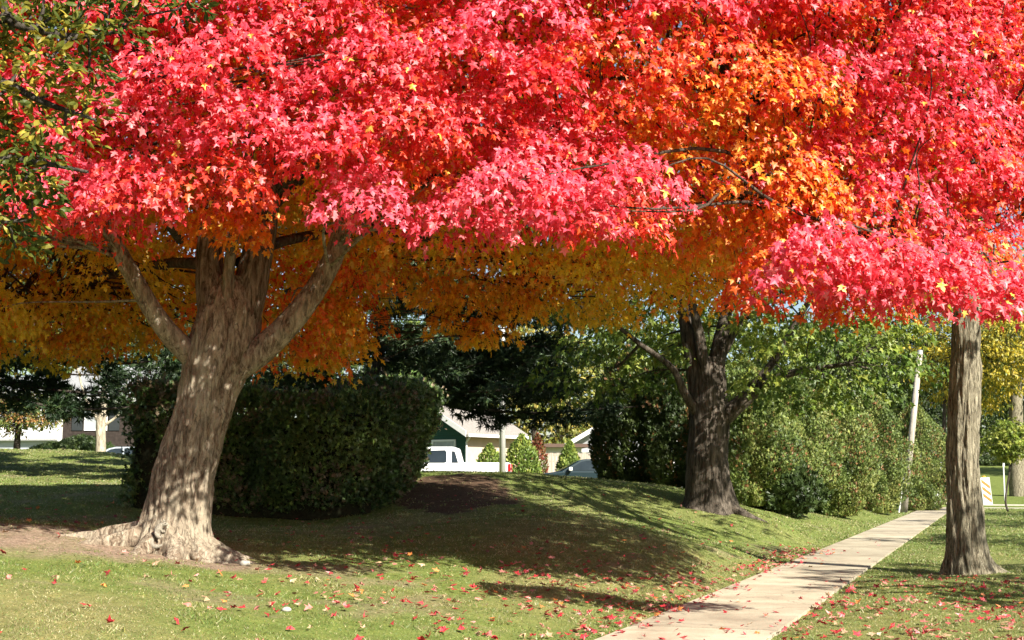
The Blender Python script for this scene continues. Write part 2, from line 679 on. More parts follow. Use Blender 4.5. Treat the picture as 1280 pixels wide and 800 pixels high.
n.links.new(geo.outputs['Random Per Island'], rnd.inputs[0])
rnd.inputs[3].default_value = 0.80
rnd.inputs[4].default_value = 1.08
c = mixc(n, 1.0, c, rnd.outputs[0], 'MULTIPLY')
out(n, principled(n, c, 0.9, 0.15, bump=f2, bstr=0.25, bdist=0.01))
conc = m
o = mb.build('sidewalk', conc)
setp(o, kind='structure')


def strip(name, u0, u1, t0, t1, z, mat, nu=2, nt_=40, drape=None):
    us = np.linspace(u0, u1, nu)
    ts = np.linspace(t0, t1, nt_)
    U, T = np.meshgrid(us, ts, indexing='ij')
    X = W_ORG[0] + WN[0] * U + WA[0] * T
    Y = W_ORG[1] + WN[1] * U + WA[1] * T
    Z = np.full(X.shape, z) if drape is None else np.maximum(terrain(X, Y), grid_z(X, Y)) + drape
    I = np.arange(X.size).reshape(X.shape)
    F = np.stack([I[:-1, :-1], I[:-1, 1:], I[1:, 1:], I[1:, :-1]], -1).reshape(-1, 4)
    o = link(name, np_mesh(name, np.stack([X, Y, Z], -1).reshape(-1, 3), F, True), mat)
    return setp(o, kind='structure')


asph = plain('asphalt', (0.16, 0.155, 0.15), 0.9, 0.2, vary=0.25, scale=14, bump=0.2)
kerbm = plain('kerb concrete', (0.5, 0.47, 0.41), 0.9, 0.2, vary=0.1)
strip('cross_street', -70, 10.5, ST0 + 0.15, ST1 - 0.15, -0.11, asph, 40, 6)
for nm, ta, tb in (('kerb', ST0, ST0 + 0.15), ('kerb', ST1 - 0.15, ST1)):
    mb = MB()
    for (u0, u1) in ((-70, -WALK_W - 1.2), (1.1, 10.4)):
        pts = [wp(u0, ta), wp(u1, ta), wp(u1, tb), wp(u0, tb)]
        top = [mb.bm.verts.new((p[0], p[1], 0.03)) for p in pts]
        bot = [mb.bm.verts.new((p[0], p[1], -0.16)) for p in pts]
        mb.bm.faces.new(top)
        for i in range(4):
            mb.bm.faces.new((top[i], top[(i + 1) % 4], bot[(i + 1) % 4], bot[i]))
    bmesh.ops.recalc_face_normals(mb.bm, faces=mb.bm.faces)
    setp(mb.build(nm, kerbm), kind='structure')
# apron ramps and the walk beyond the street
strip('sidewalk_ramp', -WALK_W - 1.1, 1.0, ST0 - 2.2, ST0 + 0.12, 0.034, conc, 6, 6)
strip('gutter', -70, 10.4, ST1 - 0.9, ST1 - 0.16, -0.104, kerbm, 40, 3)
strip('far_sidewalk', -WALK_W, 0.0, ST1 + 0.1, ST1 + 70, 0, conc, 4, 160, drape=0.06)
# street along the camera side, behind and right of the photographer
strip('side_street', -14.5, -6.6, -60, ST0 - 1, -0.02, asph, 4, 30, drape=0.06)

# ------------------------------------------------------------------ tubes, trunks
def catmull(pts, per):
    pts = np.asarray(pts, float)
    P = np.vstack([2 * pts[0] - pts[1], pts, 2 * pts[-1] - pts[-2]])
    o = []
    for i in range(1, len(P) - 2):
        for s in np.linspace(0, 1, per, endpoint=False):
            a, b, c, d = P[i - 1], P[i], P[i + 1], P[i + 2]
            o.append(0.5 * ((2 * b) + (c - a) * s + (2 * a - 5 * b + 4 * c - d) * s * s + (3 * b - a - 3 * c + d) * s ** 3))
    o.append(P[-2])
    return np.array(o)


def tube(path, nseg, disp=None):
    """path rows: x, y, z, r. returns V, F quads (open tube, closed tip)"""
    p = path[:, :3]
    T = np.gradient(p, axis=0)
    T /= np.linalg.norm(T, axis=1)[:, None] + 1e-9
    ref = np.array([0.0, 1.0, 0.0])
    n0 = ref - T[0] * (ref @ T[0])
    if np.linalg.norm(n0) < 0.2:
        ref = np.array([1.0, 0, 0])
        n0 = ref - T[0] * (ref @ T[0])
    n0 /= np.linalg.norm(n0)
    A = np.empty_like(p)
    A[0] = n0
    for i in range(1, len(p)):
        q = A[i - 1] - T[i] * (A[i - 1] @ T[i])
        A[i] = q / (np.linalg.norm(q) + 1e-9)
    B = np.cross(T, A)
    th = np.linspace(0, 2 * np.pi, nseg, endpoint=False)
    r = path[:, 3][:, None] * np.ones(nseg)
    if disp is not None:
        r = r * disp(np.arange(len(p)), th)
    V = p[:, None, :] + r[..., None] * (A[:, None, :] * np.cos(th)[None, :, None] + B[:, None, :] * np.sin(th)[None, :, None])
    m_ = len(p)
    I = np.arange(m_ * nseg).reshape(m_, nseg)
    J = np.roll(I, -1, 1)
    F = np.stack([I[:-1], J[:-1], J[1:], I[1:]], -1).reshape(-1, 4)
    return V.reshape(-1, 3), F


def cat(parts):
    Vs, Fs, o = [], [], 0
    for V, F in parts:
        Vs.append(V)
        Fs.append(F + o)
        o += len(V)
    return np.vstack(Vs), np.vstack(Fs)


def ridges(path, amp, k=7, seed=0, twist=0.0, flare=0.0, fh=0.3, lobes=None):
    """bark ridges plus a root flare"""
    L = np.concatenate([[0], np.cumsum(np.linalg.norm(np.diff(path[:, :3], axis=0), axis=1))])

    def f(i, th):
        o = np.ones((len(i), len(th)))
        for a_ in range(len(i)):
            s = L[a_]
            for b_, q in enumerate(th):
                q2 = q + twist * s
                v = Vector((math.cos(q2) * k * 0.35, math.sin(q2) * k * 0.35, s * 0.75 + seed))
                e = mnoise.noise(v * 1.0) * 0.8 + abs(mnoise.noise(v * 2.3)) * 1.0 - 0.3 + 0.45 * mnoise.noise(v * 5.0)
                o[a_, b_] += amp * e
        if flare:
            fl = flare * np.exp(-L / fh)[:, None]
            lob = np.ones(len(th)) * 0.55
            for (q, s, wd) in lobes or []:
                dq = (th - q + np.pi) % (2 * np.pi) - np.pi
                lob = lob + s * np.exp(-(dq / wd) ** 2)
            o = o + fl * lob[None, :]
        return o
    return f


# ------------------------------------------------------------------ leaves
MAPLE = np.array([(0, 0), (0.33, -0.02), (0.21, 0.2), (0.55, 0.47), (0.19, 0.52), (0.0, 1.0), (-0.19, 0.52), (-0.55, 0.47), (-0.21, 0.2), (-0.33, -0.02)])
OVAL = np.array([(0, 0), (0.22, 0.3), (0.2, 0.68), (0, 1.0), (-0.2, 0.68), (-0.22, 0.3)])
SPRAY = np.array([(0, 0), (0.12, 0.35), (0.42, 0.6), (0.16, 0.62), (0.24, 0.95), (0.0, 0.8), (-0.2, 1.0), (-0.16, 0.62), (-0.45, 0.7), (-0.12, 0.35)])
NEEDLE = np.array([(0, 0), (0.05, 0.35), (0.55, 0.65), (0.1, 0.5), (0.3, 1.0), (0.03, 0.62), (-0.05, 1.1), (-0.08, 0.6), (-0.42, 0.95), (-0.12, 0.5), (-0.6, 0.55), (-0.06, 0.33)])
QUAD = np.array([(0, 0), (0.45, 0.5), (0.0, 1.0), (-0.45, 0.5)])


def unit(a):
    return a / (np.linalg.norm(a, axis=-1, keepdims=True) + 1e-9)


def leaf_geo(P, tipd, nrm, size, shape, curl=0.35):
    """many leaves as triangle fans"""
    N = len(P)
    tipd = unit(tipd)
    nrm = unit(nrm - tipd * (nrm * tipd).sum(-1, keepdims=True))
    sd = np.cross(tipd, nrm)
    pts = np.vstack([[(0, 0.38)], shape])
    z = np.concatenate([[0.07], -curl * (shape[:, 0] ** 2 * 0.8 + (shape[:, 1] - 0.4) ** 2 * 0.35)])
    cu = (0.2 + 2.0 * rng.random((N, 1, 1)))
    jit = 1 + 0.25 * (rng.random((N, 1, 1)) - 0.5)
    fold = np.abs(pts[:, 0])[None, :, None] * (0.12 + 0.38 * rng.normal(size=(N, 1, 1))) * (1 if curl > 0 else -1)
    wide = 0.62 + 0.5 * rng.random((N, 1, 1))
    jit = jit * wide
    V = P[:, None, :] + size[:, None, None] * (nrm[:, None, :] * fold + sd[:, None, :] * (pts[:, 0] * 1.0)[None, :, None] * jit + tipd[:, None, :] * (pts[:, 1])[None, :, None] + nrm[:, None, :] * z[None, :, None] * cu)
    K = len(shape)
    tri = np.array([(0, 1 + i, 1 + (i + 1) % K) for i in range(K)])
    F = (np.arange(N) * (K + 1))[:, None, None] + tri[None]
    return V.reshape(-1, 3), F.reshape(-1, 3), K + 1


def rand_dirs(N):
    return unit(rng.normal(size=(N, 3)))


def foliage(name, P, tipd, nrm, size, shape, cols, mat, parent, curl=0.35):
    V, F, k = leaf_geo(P, tipd, nrm, size, shape, curl)
    me = np_mesh(name, V, F, False, np.repeat(cols, k, 0))
    return link(name, me, mat, parent, world=True)


def dome_clump(c, r, rz, N, outw, droop=0.35):
    """leaf positions over an umbrella-shaped spray"""
    d = rand_dirs(N)
    d[:, 2] = np.abs(d[:, 2]) * 1.0 - 0.25 * rng.random(N)
    rad = 0.45 + 0.55 * np.sqrt(rng.random(N))
    p = d * rad[:, None] * np.array([r, r, rz])
    p[:, 2] -= droop * (p[:, 0] ** 2 + p[:, 1] ** 2) / r
    return c + p + 0, d


def branch_path(a, b, r0, r1, sag=0.12, per=5, wig=0.08):
    a, b = np.asarray(a, float), np.asarray(b, float)
    L = np.linalg.norm(b - a)
    m1 = a + (b - a) * 0.35 + np.array([0, 0, sag * L]) + rng.normal(size=3) * wig * L * 0.5
    m2 = a + (b - a) * 0.7 + np.array([0, 0, sag * L * 0.8]) + rng.normal(size=3) * wig * L * 0.6
    p = catmull([a, m1, m2, b], per)
    r = np.linspace(r0, r1, len(p))
    return np.column_stack([p, r])


def limb_path(pts, r0, r1, per=8, pw=0.8):
    p = catmull(pts, per)
    s = np.linspace(0, 1, len(p)) ** pw
    return np.column_stack([p, r0 + (r1 - r0) * s])


# ------------------------------------------------------------------ the red maple
red_maple = thing('maple_tree', TREE, 'huge maple with a leaning pale trunk and a crown of red and pink leaves', 'tree')
bark1 = bark_mat('furrowed maple bark', (0.065, 0.044, 0.030), (0.185, 0.14, 0.098), (0.40, 0.35, 0.262), 10, 3.0, 1.0, patch=(0.31, 0.265, 0.195))
bark1b = bark_mat('shaded limb bark', (0.04, 0.027, 0.018), (0.135, 0.098, 0.070), (0.30, 0.25, 0.19), 12, 1.6, 0.9)  # maple bark with the crown's shade put into its colour
bark1c = bark_mat('dark brown twig bark', (0.022, 0.014, 0.010), (0.06, 0.042, 0.030), (0.13, 0.10, 0.075), 12, 1.6, 0.9)
D0 = 17.0
tp = [(214, 705, 17.05, .46), (217, 690, 17, .43), (222, 650, 17, .385), (231, 590, 17, .365), (244, 545, 17, .35), (258, 500, 17, .35), (270, 455, 17.02, .39), (280, 425, 17.05, .41), (288, 385, 17.1, .37), (293, 350, 17.15, .25)]
path = np.array([np.append(at(a_, b_, c_), r_) for a_, b_, c_, r_ in tp])
path[0, 2] = TREE[2] - 0.25
pc = catmull(path, 30)
NS = 150
# angle 0 is +Y (away), pi is towards the camera; pi/2 side chosen by the frame
tv, tf = tube(pc, NS, ridges(pc, 0.13, 8, 3.0, 0.25, 0.85, 0.27, [(0.9, .35, .35), (1.9, .9, .30), (2.7, .5, .35), (3.5, .35, .3), (4.3, .8, .33), (5.3, .5, .35)]))
trunk_o = link('trunk', np_mesh('trunk', tv, tf, True), bark1, red_maple, world=True)


def root_geo(ang, L, r, side=0.0, rise=0.18):
    pts = []
    for s in np.linspace(0, 1, 7):
        a_ = ang + side * s * s
        dd = 0.30 + s * L
        x, y = TREE[0] + dd * math.cos(a_), TREE[1] + dd * math.sin(a_)
        pts.append((x, y, gz(x, y) + rise * (1 - s) ** 2.2 + 0.03 * (1 - s) - 0.035 * s - r * 0.35, r * (1 - s) ** 0.8 + 0.012))
    p = catmull(np.array(pts), 10)
    return tube(p, 26, ridges(p, 0.28, 5, ang * 3, 0.3))


for ang, L, r, sd in ((math.pi * 1.0, 1.5, .17, .15), (math.pi * 1.13, 1.2, .15, .25), (math.pi * 1.35, .75, .15, .2), (math.pi * 1.58, .7, .16, -.2), (math.pi * 1.78, .75, .17, .3), (math.pi * 1.9, 1.05, .14, .15), (0.25, .9, .13, .3), (2.2, .9, .15, 0)):
    rv, rf = root_geo(ang, L, r, sd)
    link('root', np_mesh('root', rv, rf, True), bark1, red_maple, world=True)

A3 = lambda *t: [at(*q) for q in t]
limbs = [
    (limb_path(A3((281, 450, 17), (266, 385, 17), (262, 320, 17.1), (268, 240, 17.2), (262, 150, 17.5), (240, 40, 18), (230, -120, 18.4), (235, -320, 19)), .235, .05), 34),
    (limb_path(A3((290, 440, 17.1), (308, 375, 17.1), (325, 300, 17.2), (336, 225, 17.4), (352, 140, 17.7), (400, 20, 18), (450, -130, 18.6), (470, -300, 19.2)), .27, .05), 34),
    (limb_path(A3((286, 430, 16.85), (284, 380, 16.82), (288, 320, 16.8), (300, 250, 16.6), (320, 160, 16.2), (350, 60, 15.8), (390, -60, 15.4)), .10, .03), 20),
    (limb_path(A3((262, 462, 17), (232, 438, 16.9), (200, 402, 16.7), (166, 345, 16.5), (138, 290, 16.4), (112, 215, 16.4), (70, 120, 16.5), (0, 20, 16.8), (-120, -80, 17)), .17, .035), 26),
    (limb_path(A3((290, 462, 17), (330, 435, 17), (372, 393, 17), (410, 335, 17.1), (432, 275, 17.2), (452, 210, 17.4), (500, 120, 17.4), (560, 20, 17.2), (640, -100, 17)), .20, .05), 28),
    (limb_path(A3((335, 240, 17.4), (400, 190, 17.3), (500, 130, 17.1), (640, 100, 16.9), (800, 95, 16.9), (930, 122, 16.8), (1060, 160, 16.5), (1200, 200, 16.3), (1320, 240, 16.2)), .13, .025), 14),
    (limb_path(A3((437, 265, 17.2), (540, 225, 17.1), (680, 215, 16.8), (830, 235, 16.5), (965, 258, 15.9), (1050, 285, 15.5), (1120, 303, 15.2), (1240, 330, 15.0)), .10, .018), 12),
    (limb_path(A3((300, 330, 17.3), (360, 300, 18), (470, 290, 19.5), (580, 310, 20.5), (650, 340, 21.3), (640, 420, 21.4)), .09, .012), 12),
    (limb_path(A3((262, 330, 17.3), (200, 330, 18.5), (120, 350, 19.8), (40, 380, 20.6), (-60, 400, 21)), .09, .015), 12),
    (limb_path(A3((330, 260, 17.4), (460, 150, 18.5), (700, 30, 19.5), (900, -40, 20), (1150, -60, 20.5)), .13, .03), 14),
    (limb_path(A3((225, 300, 16.9), (205, 270, 16.2), (190, 215, 15.3), (180, 150, 14.6), (185, 90, 14.2)), .06, .02), 12),
]
CC = np.array([-2.6, 18.9, 7.6])
CR = np.array([10.6, 6.1, 6.4])
PW = 2.7


def shell(p):
    """superellipsoid value, 1 on the crown's surface"""
    return (np.abs((p - CC) / CR) ** PW).sum(-1) ** (1 / PW)


def zmin_front(X):
    """lower edge of the hanging front sprays"""
    return 3.98 + 0.18 * np.sin(1.7 * X + 0.6) + 0.12 * np.sin(4.1 * X) - 0.78 * sm(X, 2.5, 3.2) + 0.42 * np.exp(-((X + 2.3) / 0.75) ** 2)


def zmin_back(X):
    return 3.50 + 0.36 * np.sin(1.25 * X + 2.2) + 0.34 * np.sin(3.0 * X + 0.3) + 0.16 * np.sin(6.1 * X) + 0.95 * sm(X, -3.3, -2.6)


def poisson(cands, dmin, seed=()):
    keep = list(seed)
    for c in cands:
        if not keep:
            keep.append(c)
            continue
        K = np.array(keep)
        if ((K - c) ** 2).sum(1).min() > dmin * dmin:
            keep.append(c)
    return np.array(keep[len(seed):])


d = rand_dirs(45000)
q = d / ((np.abs(d / CR) ** PW).sum(-1) ** (1 / PW))[:, None]
# lobes in the outline
lob = 1 - 0.06 * (vnoise(d[:, 0] * 3 + d[:, 2], d[:, 1] * 3 - d[:, 2] * 2, 1.6, 7))
cands = CC + q * (lob * (0.90 + 0.07 * rng.random(len(q))))[:, None]
zf = np.where(cands[:, 1] < 16.2, zmin_front(cands[:, 0]), zmin_back(cands[:, 0])) + 0.35
cands = cands[cands[:, 2] > zf - 0.1]
gap = (cands[:, 0] > 1.35) & (cands[:, 0] < 2.75) & (cands[:, 1] < 15) & (cands[:, 2] < 5.9) & (rng.random(len(cands)) < 0.985)
cands = cands[~gap]
surf = poisson(cands, 0.70)
# under side and inside
inn = CC + (rng.random((5200, 3)) * 2 - 1) * CR
inn = inn[shell(inn) < 0.82]
zf = np.where(inn[:, 1] < 16.2, zmin_front(inn[:, 0]) + 0.5, zmin_back(inn[:, 0]) + 0.25)
inn = inn[(inn[:, 2] > zf) & (inn[:, 2] < 9.5)]
# keep clear round the fork so that the trunk shows
dt = np.hypot(inn[:, 0] + 3.5, inn[:, 1] - 17.2)
inn = inn[~((inn[:, 2] < 5.6) & (dt < 1.5))]
inner = poisson(inn, 1.0)
# a low skirt of shaded sprays behind the trunk
sk = np.column_stack([rng.uniform(-12, 4.6, 900), rng.uniform(18.2, 23.3, 900), np.zeros(900)])
sk[:, 2] = zmin_back(sk[:, 0]) + 0.15 + 0.22 * (sk[:, 0] < -4.3) + 0.9 * rng.random(900)
sk = sk[shell(sk) < 1.0]
skirt = poisson(sk, 1.0)
extra = np.array([at(*q_) for q_ in [(285, 285, 15.9), (268, 275, 15.9), (300, 300, 15.8),
                                      (430, 400, 20.5), (410, 430, 20.8), (395, 455, 21.0), (440, 440, 20.6), (385, 400, 20.5),
                                      (580, 385, 21.2), (620, 420, 21.4), (655, 395, 21.2), (600, 430, 21.3), (545, 380, 21), (690, 385, 21.2), (560, 415, 21.3), (640, 375, 21.2),
                                      (60, 380, 20.6), (120, 420, 20.8), (180, 400, 20.5), (30, 430, 20.8), (90, 440, 20.9), (215, 350, 20.4), (160, 340, 20), (20, 330, 20.2), (210, 430, 20.9),
                                      (735, 275, 12.9), (700, 262, 12.9), (640, 240, 12.9), (800, 235, 12.9), (1010, 345, 13.0), (1080, 355, 13.1), (1160, 370, 13.2), (1240, 375, 13.2), (1290, 380, 13.2), (1040, 320, 12.9), (1120, 340, 13), (1200, 350, 13.1)]])

RED, PINK, ORED, ORANGE, YELL, OLIVE = [np.array(c_) for c_ in ((.72, .030, .045), (.84, .10, .165), (.78, .085, .016), (.84, .26, .014), (.84, .54, .08), (.66, .49, .026))]
fl = np.column_stack([rng.uniform(-6.2, 7.0, 2600), rng.uniform(14.0, 15.9, 2600), rng.uniform(3.9, 9.0, 2600)])
fl = fl[(shell(fl) < 0.97) & (fl[:, 2] > zmin_front(fl[:, 0]) + 0.55)]
fl = fl[~((np.abs(fl[:, 0] + 3.5) < 1.2) & (fl[:, 2] < 4.9))]
fill = poisson(fl, 0.82)
CL = [(c_, 'o') for c_ in fill] + [(c_, 's') for c_ in surf] + [(c_, 'i') for c_ in inner] + [(c_, 'b') for c_ in skirt] + [(c_, 'e') for c_ in extra]
hiP, hiT, hiN, hiS, hiC = [], [], [], [], []
loP, loT, loN, loS, loC = [], [], [], [], []
for c_, kind in CL:
    depth = 1 - shell(c_[None])[0]
    front = c_[1] < 17.5
    view = (abs(c_[0]) < 0.43 * c_[1] + 1.0) and (c_[2] < EYE + 0.40 * c_[1] + 0.8)
    detailed = view and (c_[1] < 23.5 or c_[2] < 5.8)
    outw = unit((c_ - CC) / CR)
    if kind == 's':
        r, rz, N = 0.66, 0.56, (430 if c_[1] < 17 else 220) if detailed else 60
    elif kind == 'i':
        r, rz, N = 0.85, 0.6, 300 if detailed else 40
    elif kind == 'o':
        r, rz, N = 0.72, 0.6, 240 if detailed else 30
    elif kind == 'b':
        r, rz, N = 0.8, 0.46, (190 if c_[0] < -4 else 270) if detailed else 45
    else:
        r, rz, N = (0.42, 0.40, 210) if c_[1] > 15 else (0.5, 0.45, 300)
    r *= 0.8 + 0.45 * rng.random()
    p, dd = dome_clump(c_ - outw * 0.1, r, rz, N, outw)
    # every spray has its own main hue
    warm = rng.normal() * 0.10
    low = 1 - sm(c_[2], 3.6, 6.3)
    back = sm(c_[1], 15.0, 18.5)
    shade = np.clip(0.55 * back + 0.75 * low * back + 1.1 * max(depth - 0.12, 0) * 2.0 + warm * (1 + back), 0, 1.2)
    if kind == 's' and c_[1] < 15.8:
        shade = np.clip(0.10 + warm * 1.2, 0, 0.6)
    if kind == 'o':
        shade = np.clip(.30 + .08 * rng.normal() + .10 * (c_[1] - 14.6), .12, .8)
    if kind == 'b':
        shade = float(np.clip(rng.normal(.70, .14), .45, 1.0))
    if kind in 'so' and c_[1] < 17:
        for gx_, gz_, rx_, rz_, am_ in ((2.2, 4.85, 1.12, 1.3, .74), (-1.0, 5.75, .6, .6, .24), (3.35, 4.0, .55, .45, .36), (.95, 6.2, .5, .5, .32), (-3.3, 4.3, .35, .3, .3)):
            shade = shade + am_ * math.exp(-((c_[0] - gx_) / rx_) ** 2 - ((c_[2] - gz_) / rz_) ** 2)
        shade = min(shade, .63)
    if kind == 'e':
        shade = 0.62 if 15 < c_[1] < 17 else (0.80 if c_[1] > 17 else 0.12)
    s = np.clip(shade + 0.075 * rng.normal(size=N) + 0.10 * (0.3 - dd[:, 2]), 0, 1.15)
    cols = np.empty((N, 3))
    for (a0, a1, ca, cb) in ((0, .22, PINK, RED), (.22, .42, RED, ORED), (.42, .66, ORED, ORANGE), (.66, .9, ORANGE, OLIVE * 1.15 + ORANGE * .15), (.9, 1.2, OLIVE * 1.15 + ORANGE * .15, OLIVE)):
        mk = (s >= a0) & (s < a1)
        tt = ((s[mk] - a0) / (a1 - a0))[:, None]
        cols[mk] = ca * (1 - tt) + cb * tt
    cols *= (0.75 + 0.45 * rng.random((N, 1)))
    pk_ = (s < .35) & (rng.random(N) < .12)
    cols[pk_] = np.array([.86, .24, .25]) * (.8 + .3 * rng.random((pk_.sum(), 1)))
    yk = rng.random(N) < 0.010 + 0.045 * (s > 0.42) + (.10 if kind == 'b' else 0)
    cols[yk] = YELL * (0.8 + 0.4 * rng.random((yk.sum(), 1)))
    tipd = np.array([0, 0, -0.8]) + 0.45 * unit(dd * np.array([1, 1, 0.2])) + 0.25 * outw + rng.normal(size=(N, 3)) * 0.33
    nrm = outw * 0.55 + np.array([0, 0, 0.55]) + dd * 0.5 + sdir * 0.25 + rng.normal(size=(N, 3)) * 0.42
    size = 0.066 + 0.050 * rng.random(N)
    tgt = (hiP, hiT, hiN, hiS, hiC) if detailed else (loP, loT, loN, loS, loC)
    if not detailed:
        size = size * 3.0
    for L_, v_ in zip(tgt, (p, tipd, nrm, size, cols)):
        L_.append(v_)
cat1 = lambda L: np.concatenate(L, 0)
P_, T_, N_, S_, C_ = map(cat1, (hiP, hiT, hiN, hiS, hiC))
# no leaf inside the visible trunk fork
half = rng.random(len(P_)) < .5
MAPLE2 = np.array([(0, 0), (.30, -.10), (.20, .13), (.40, .25), (.64, .42), (.37, .45), (.17, .45), (.23, .70), (0, 1.06), (-.23, .70), (-.17, .45), (-.37, .45), (-.64, .42), (-.40, .25), (-.20, .13), (-.30, -.10)])
Vh, Fh, kh = leaf_geo(P_[half], T_[half], N_[half], S_[half], MAPLE)
Vm, Fm, km = leaf_geo(P_[~half], T_[~half], N_[~half], S_[~half] * .95, MAPLE2, .5)
P2, T2, N2, S2, C2 = map(cat1, (loP, loT, loN, loS, loC))
Vl, Fl, kl = leaf_geo(P2, T2, N2, S2, QUAD)
Vc, Fc = cat([(Vh, Fh), (Vm, Fm), (Vl, Fl)])
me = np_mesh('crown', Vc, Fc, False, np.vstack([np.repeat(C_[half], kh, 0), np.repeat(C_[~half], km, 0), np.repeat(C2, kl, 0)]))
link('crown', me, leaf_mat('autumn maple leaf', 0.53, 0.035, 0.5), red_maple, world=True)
print('maple leaves', len(P_), len(P2), 'clumps', len(CL))

# branches: each spray hangs on the nearest limb
LP = [np.asarray(l[0]) for l in limbs]
geo = [[tube(l[0], l[1], ridges(l[0], 0.10, 6, i * 2.7, 0.2) if i < 5 else None)] for i, l in enumerate(limbs)]
for c_, kind in CL:
    best = (1e9, 0, 0)
    for i, lp in enumerate(LP):
        dv = c_ - lp[:, :3]
        dd = np.linalg.norm(dv, axis=1) + np.maximum(0, -dv[:, 2]) * 0.8 + (np.arange(len(lp)) < len(lp) * 0.3) * 2
        j = int(dd.argmin())
        if dd[j] < best[0]:
            best = (dd[j], i, j)
    _, i, j = best
    a_ = LP[i][j, :3]
    L = np.linalg.norm(c_ - a_)
    bp = branch_path(a_, c_ + np.array([0, 0, 0.1]), min(0.008 + 0.005 * L, LP[i][j, 3] * 0.8), 0.004, 0.06 if c_[2] < a_[2] else 0.02, 4)
    geo[i].append(tube(bp, 5))
for kk_, g_ in enumerate(geo):
    V_, F_ = cat(g_)
    link('limb', np_mesh('limb', V_, F_, True), bark1 if kk_ in (3, 4) else (bark1b if kk_ < 3 else bark1c), red_maple, world=True)  # shaded leaders get the darker bark colour, sunlit side limbs the paler

# ------------------------------------------------------------------ generic leafy tree
def leafy_tree(name, foot, label, cat_, trunk_pts, trunk_r, limb_list, clumps, cr, crz, per, leaf, lsize, palette, mat, bark, group=None, droop=0.3,
               nseg=24, tdisp=None, hang=0.6, tipmix=0.4, up=0.6, outward=0.5, per_ring=8, pw=0.8, branches=True, crown='crown', jit=0.25):
    root = thing(name, foot, label, cat_, group)
    tpth = limb_path(trunk_pts, trunk_r[0], trunk_r[1], per_ring, pw)
    V_, F_ = tube(tpth, nseg, tdisp(tpth) if tdisp else None)
    link('trunk', np_mesh('trunk', V_, F_, True), bark, root, world=True)
    lps = [limb_path(p_, r0, r1, 6) for p_, r0, r1 in limb_list]
    gg = [[tube(lp, 12)] for lp in lps]
    clumps = np.asarray(clumps)
    ctr = clumps.mean(0)
    if branches:
        cand = lps if lps else [tpth]
        if not lps:
            gg = [[]]
        for c_ in clumps:
            best = (1e9, 0, 0)
            for i, lp in enumerate(cand):
                dd = np.linalg.norm(c_ - lp[:, :3], axis=1) + (np.arange(len(lp)) < len(lp) * 0.25) * 2.0
                j = int(dd.argmin())
                if dd[j] < best[0]:
                    best = (dd[j], i, j)
            _, i, j = best
            a_ = cand[i][j, :3]
            L = np.linalg.norm(c_ - a_)
            gg[i].append(tube(branch_path(a_, c_, min(.012 + .009 * L, cand[i][j, 3] * .8), .006, 0.05, 3), 4))
    for g_ in gg:
        if g_:
            V_, F_ = cat(g_)
            link('limb', np_mesh('limb', V_, F_, True), bark, root, world=True)
    Ps, Ts, Ns, Cs = [], [], [], []
    span = np.abs(clumps - ctr).max(0) + 0.5
    for c_ in clumps:
        rr = cr * (0.7 + 0.6 * rng.random())
        p, dd = dome_clump(c_, rr, crz * (0.8 + 0.4 * rng.random()), per, None, droop)
        ow = unit((c_ - ctr) / span)
        Ps.append(p)
        Ts.append(np.array([0, 0, -hang]) + tipmix * dd + 0.2 * ow + rng.normal(size=(per, 3)) * 0.35)
        Ns.append(ow * outward + np.array([0, 0, up]) + dd * 0.5 + rng.normal(size=(per, 3)) * 0.45)
        w_ = rng.random()
        pal = np.asarray(palette)
        ii = np.clip((w_ * len(pal) * 0.6 + rng.random(per) * len(pal) * 0.55).astype(int), 0, len(pal) - 1)
        Cs.append(pal[ii] * (1 - jit + 2 * jit * rng.random((per, 1))))
    P = cat1(Ps)
    foliage(crown, P, cat1(Ts), cat1(Ns), lsize * (0.7 + 0.6 * rng.random(len(P))), leaf, cat1(Cs), mat, root)
    return root


def ball(ctr, rad, dmin, n=2500, lo=0.35, zlo=None, ex=2.0):
    ctr, rad = np.asarray(ctr, float), np.asarray(rad, float)
    p = (rng.random((n, 3)) * 2 - 1)
    s = (np.abs(p) ** ex).sum(-1) ** (1 / ex)
    p = p[(s < 1) & (s > lo)]
    p = p * (0.86 + 0.14 * vnoise(p[:, 0] * 2 + p[:, 2], p[:, 1] * 2 - p[:, 2], 1.5, ctr[0]))[:, None]
    q = ctr + p * rad
    if zlo is not None:
        q = q[q[:, 2] > zlo]
    return poisson(q, dmin)


GREEN = [(.05, .095, .012), (.08, .14, .018), (.13, .19, .024), (.20, .26, .035), (.29, .33, .05)]
DKGREEN = [(.018, .035, .008), (.028, .05, .011), (.04, .065, .014), (.055, .08, .018)]
PINEC = [(.012, .028, .010), (.018, .038, .013), (.028, .055, .017), (.05, .08, .022)]
leafm = leaf_mat('green leaf', 0.42, 0.025, 0.5)
needlem = leaf_mat('needle', 0.12, 0.03, 0.5)

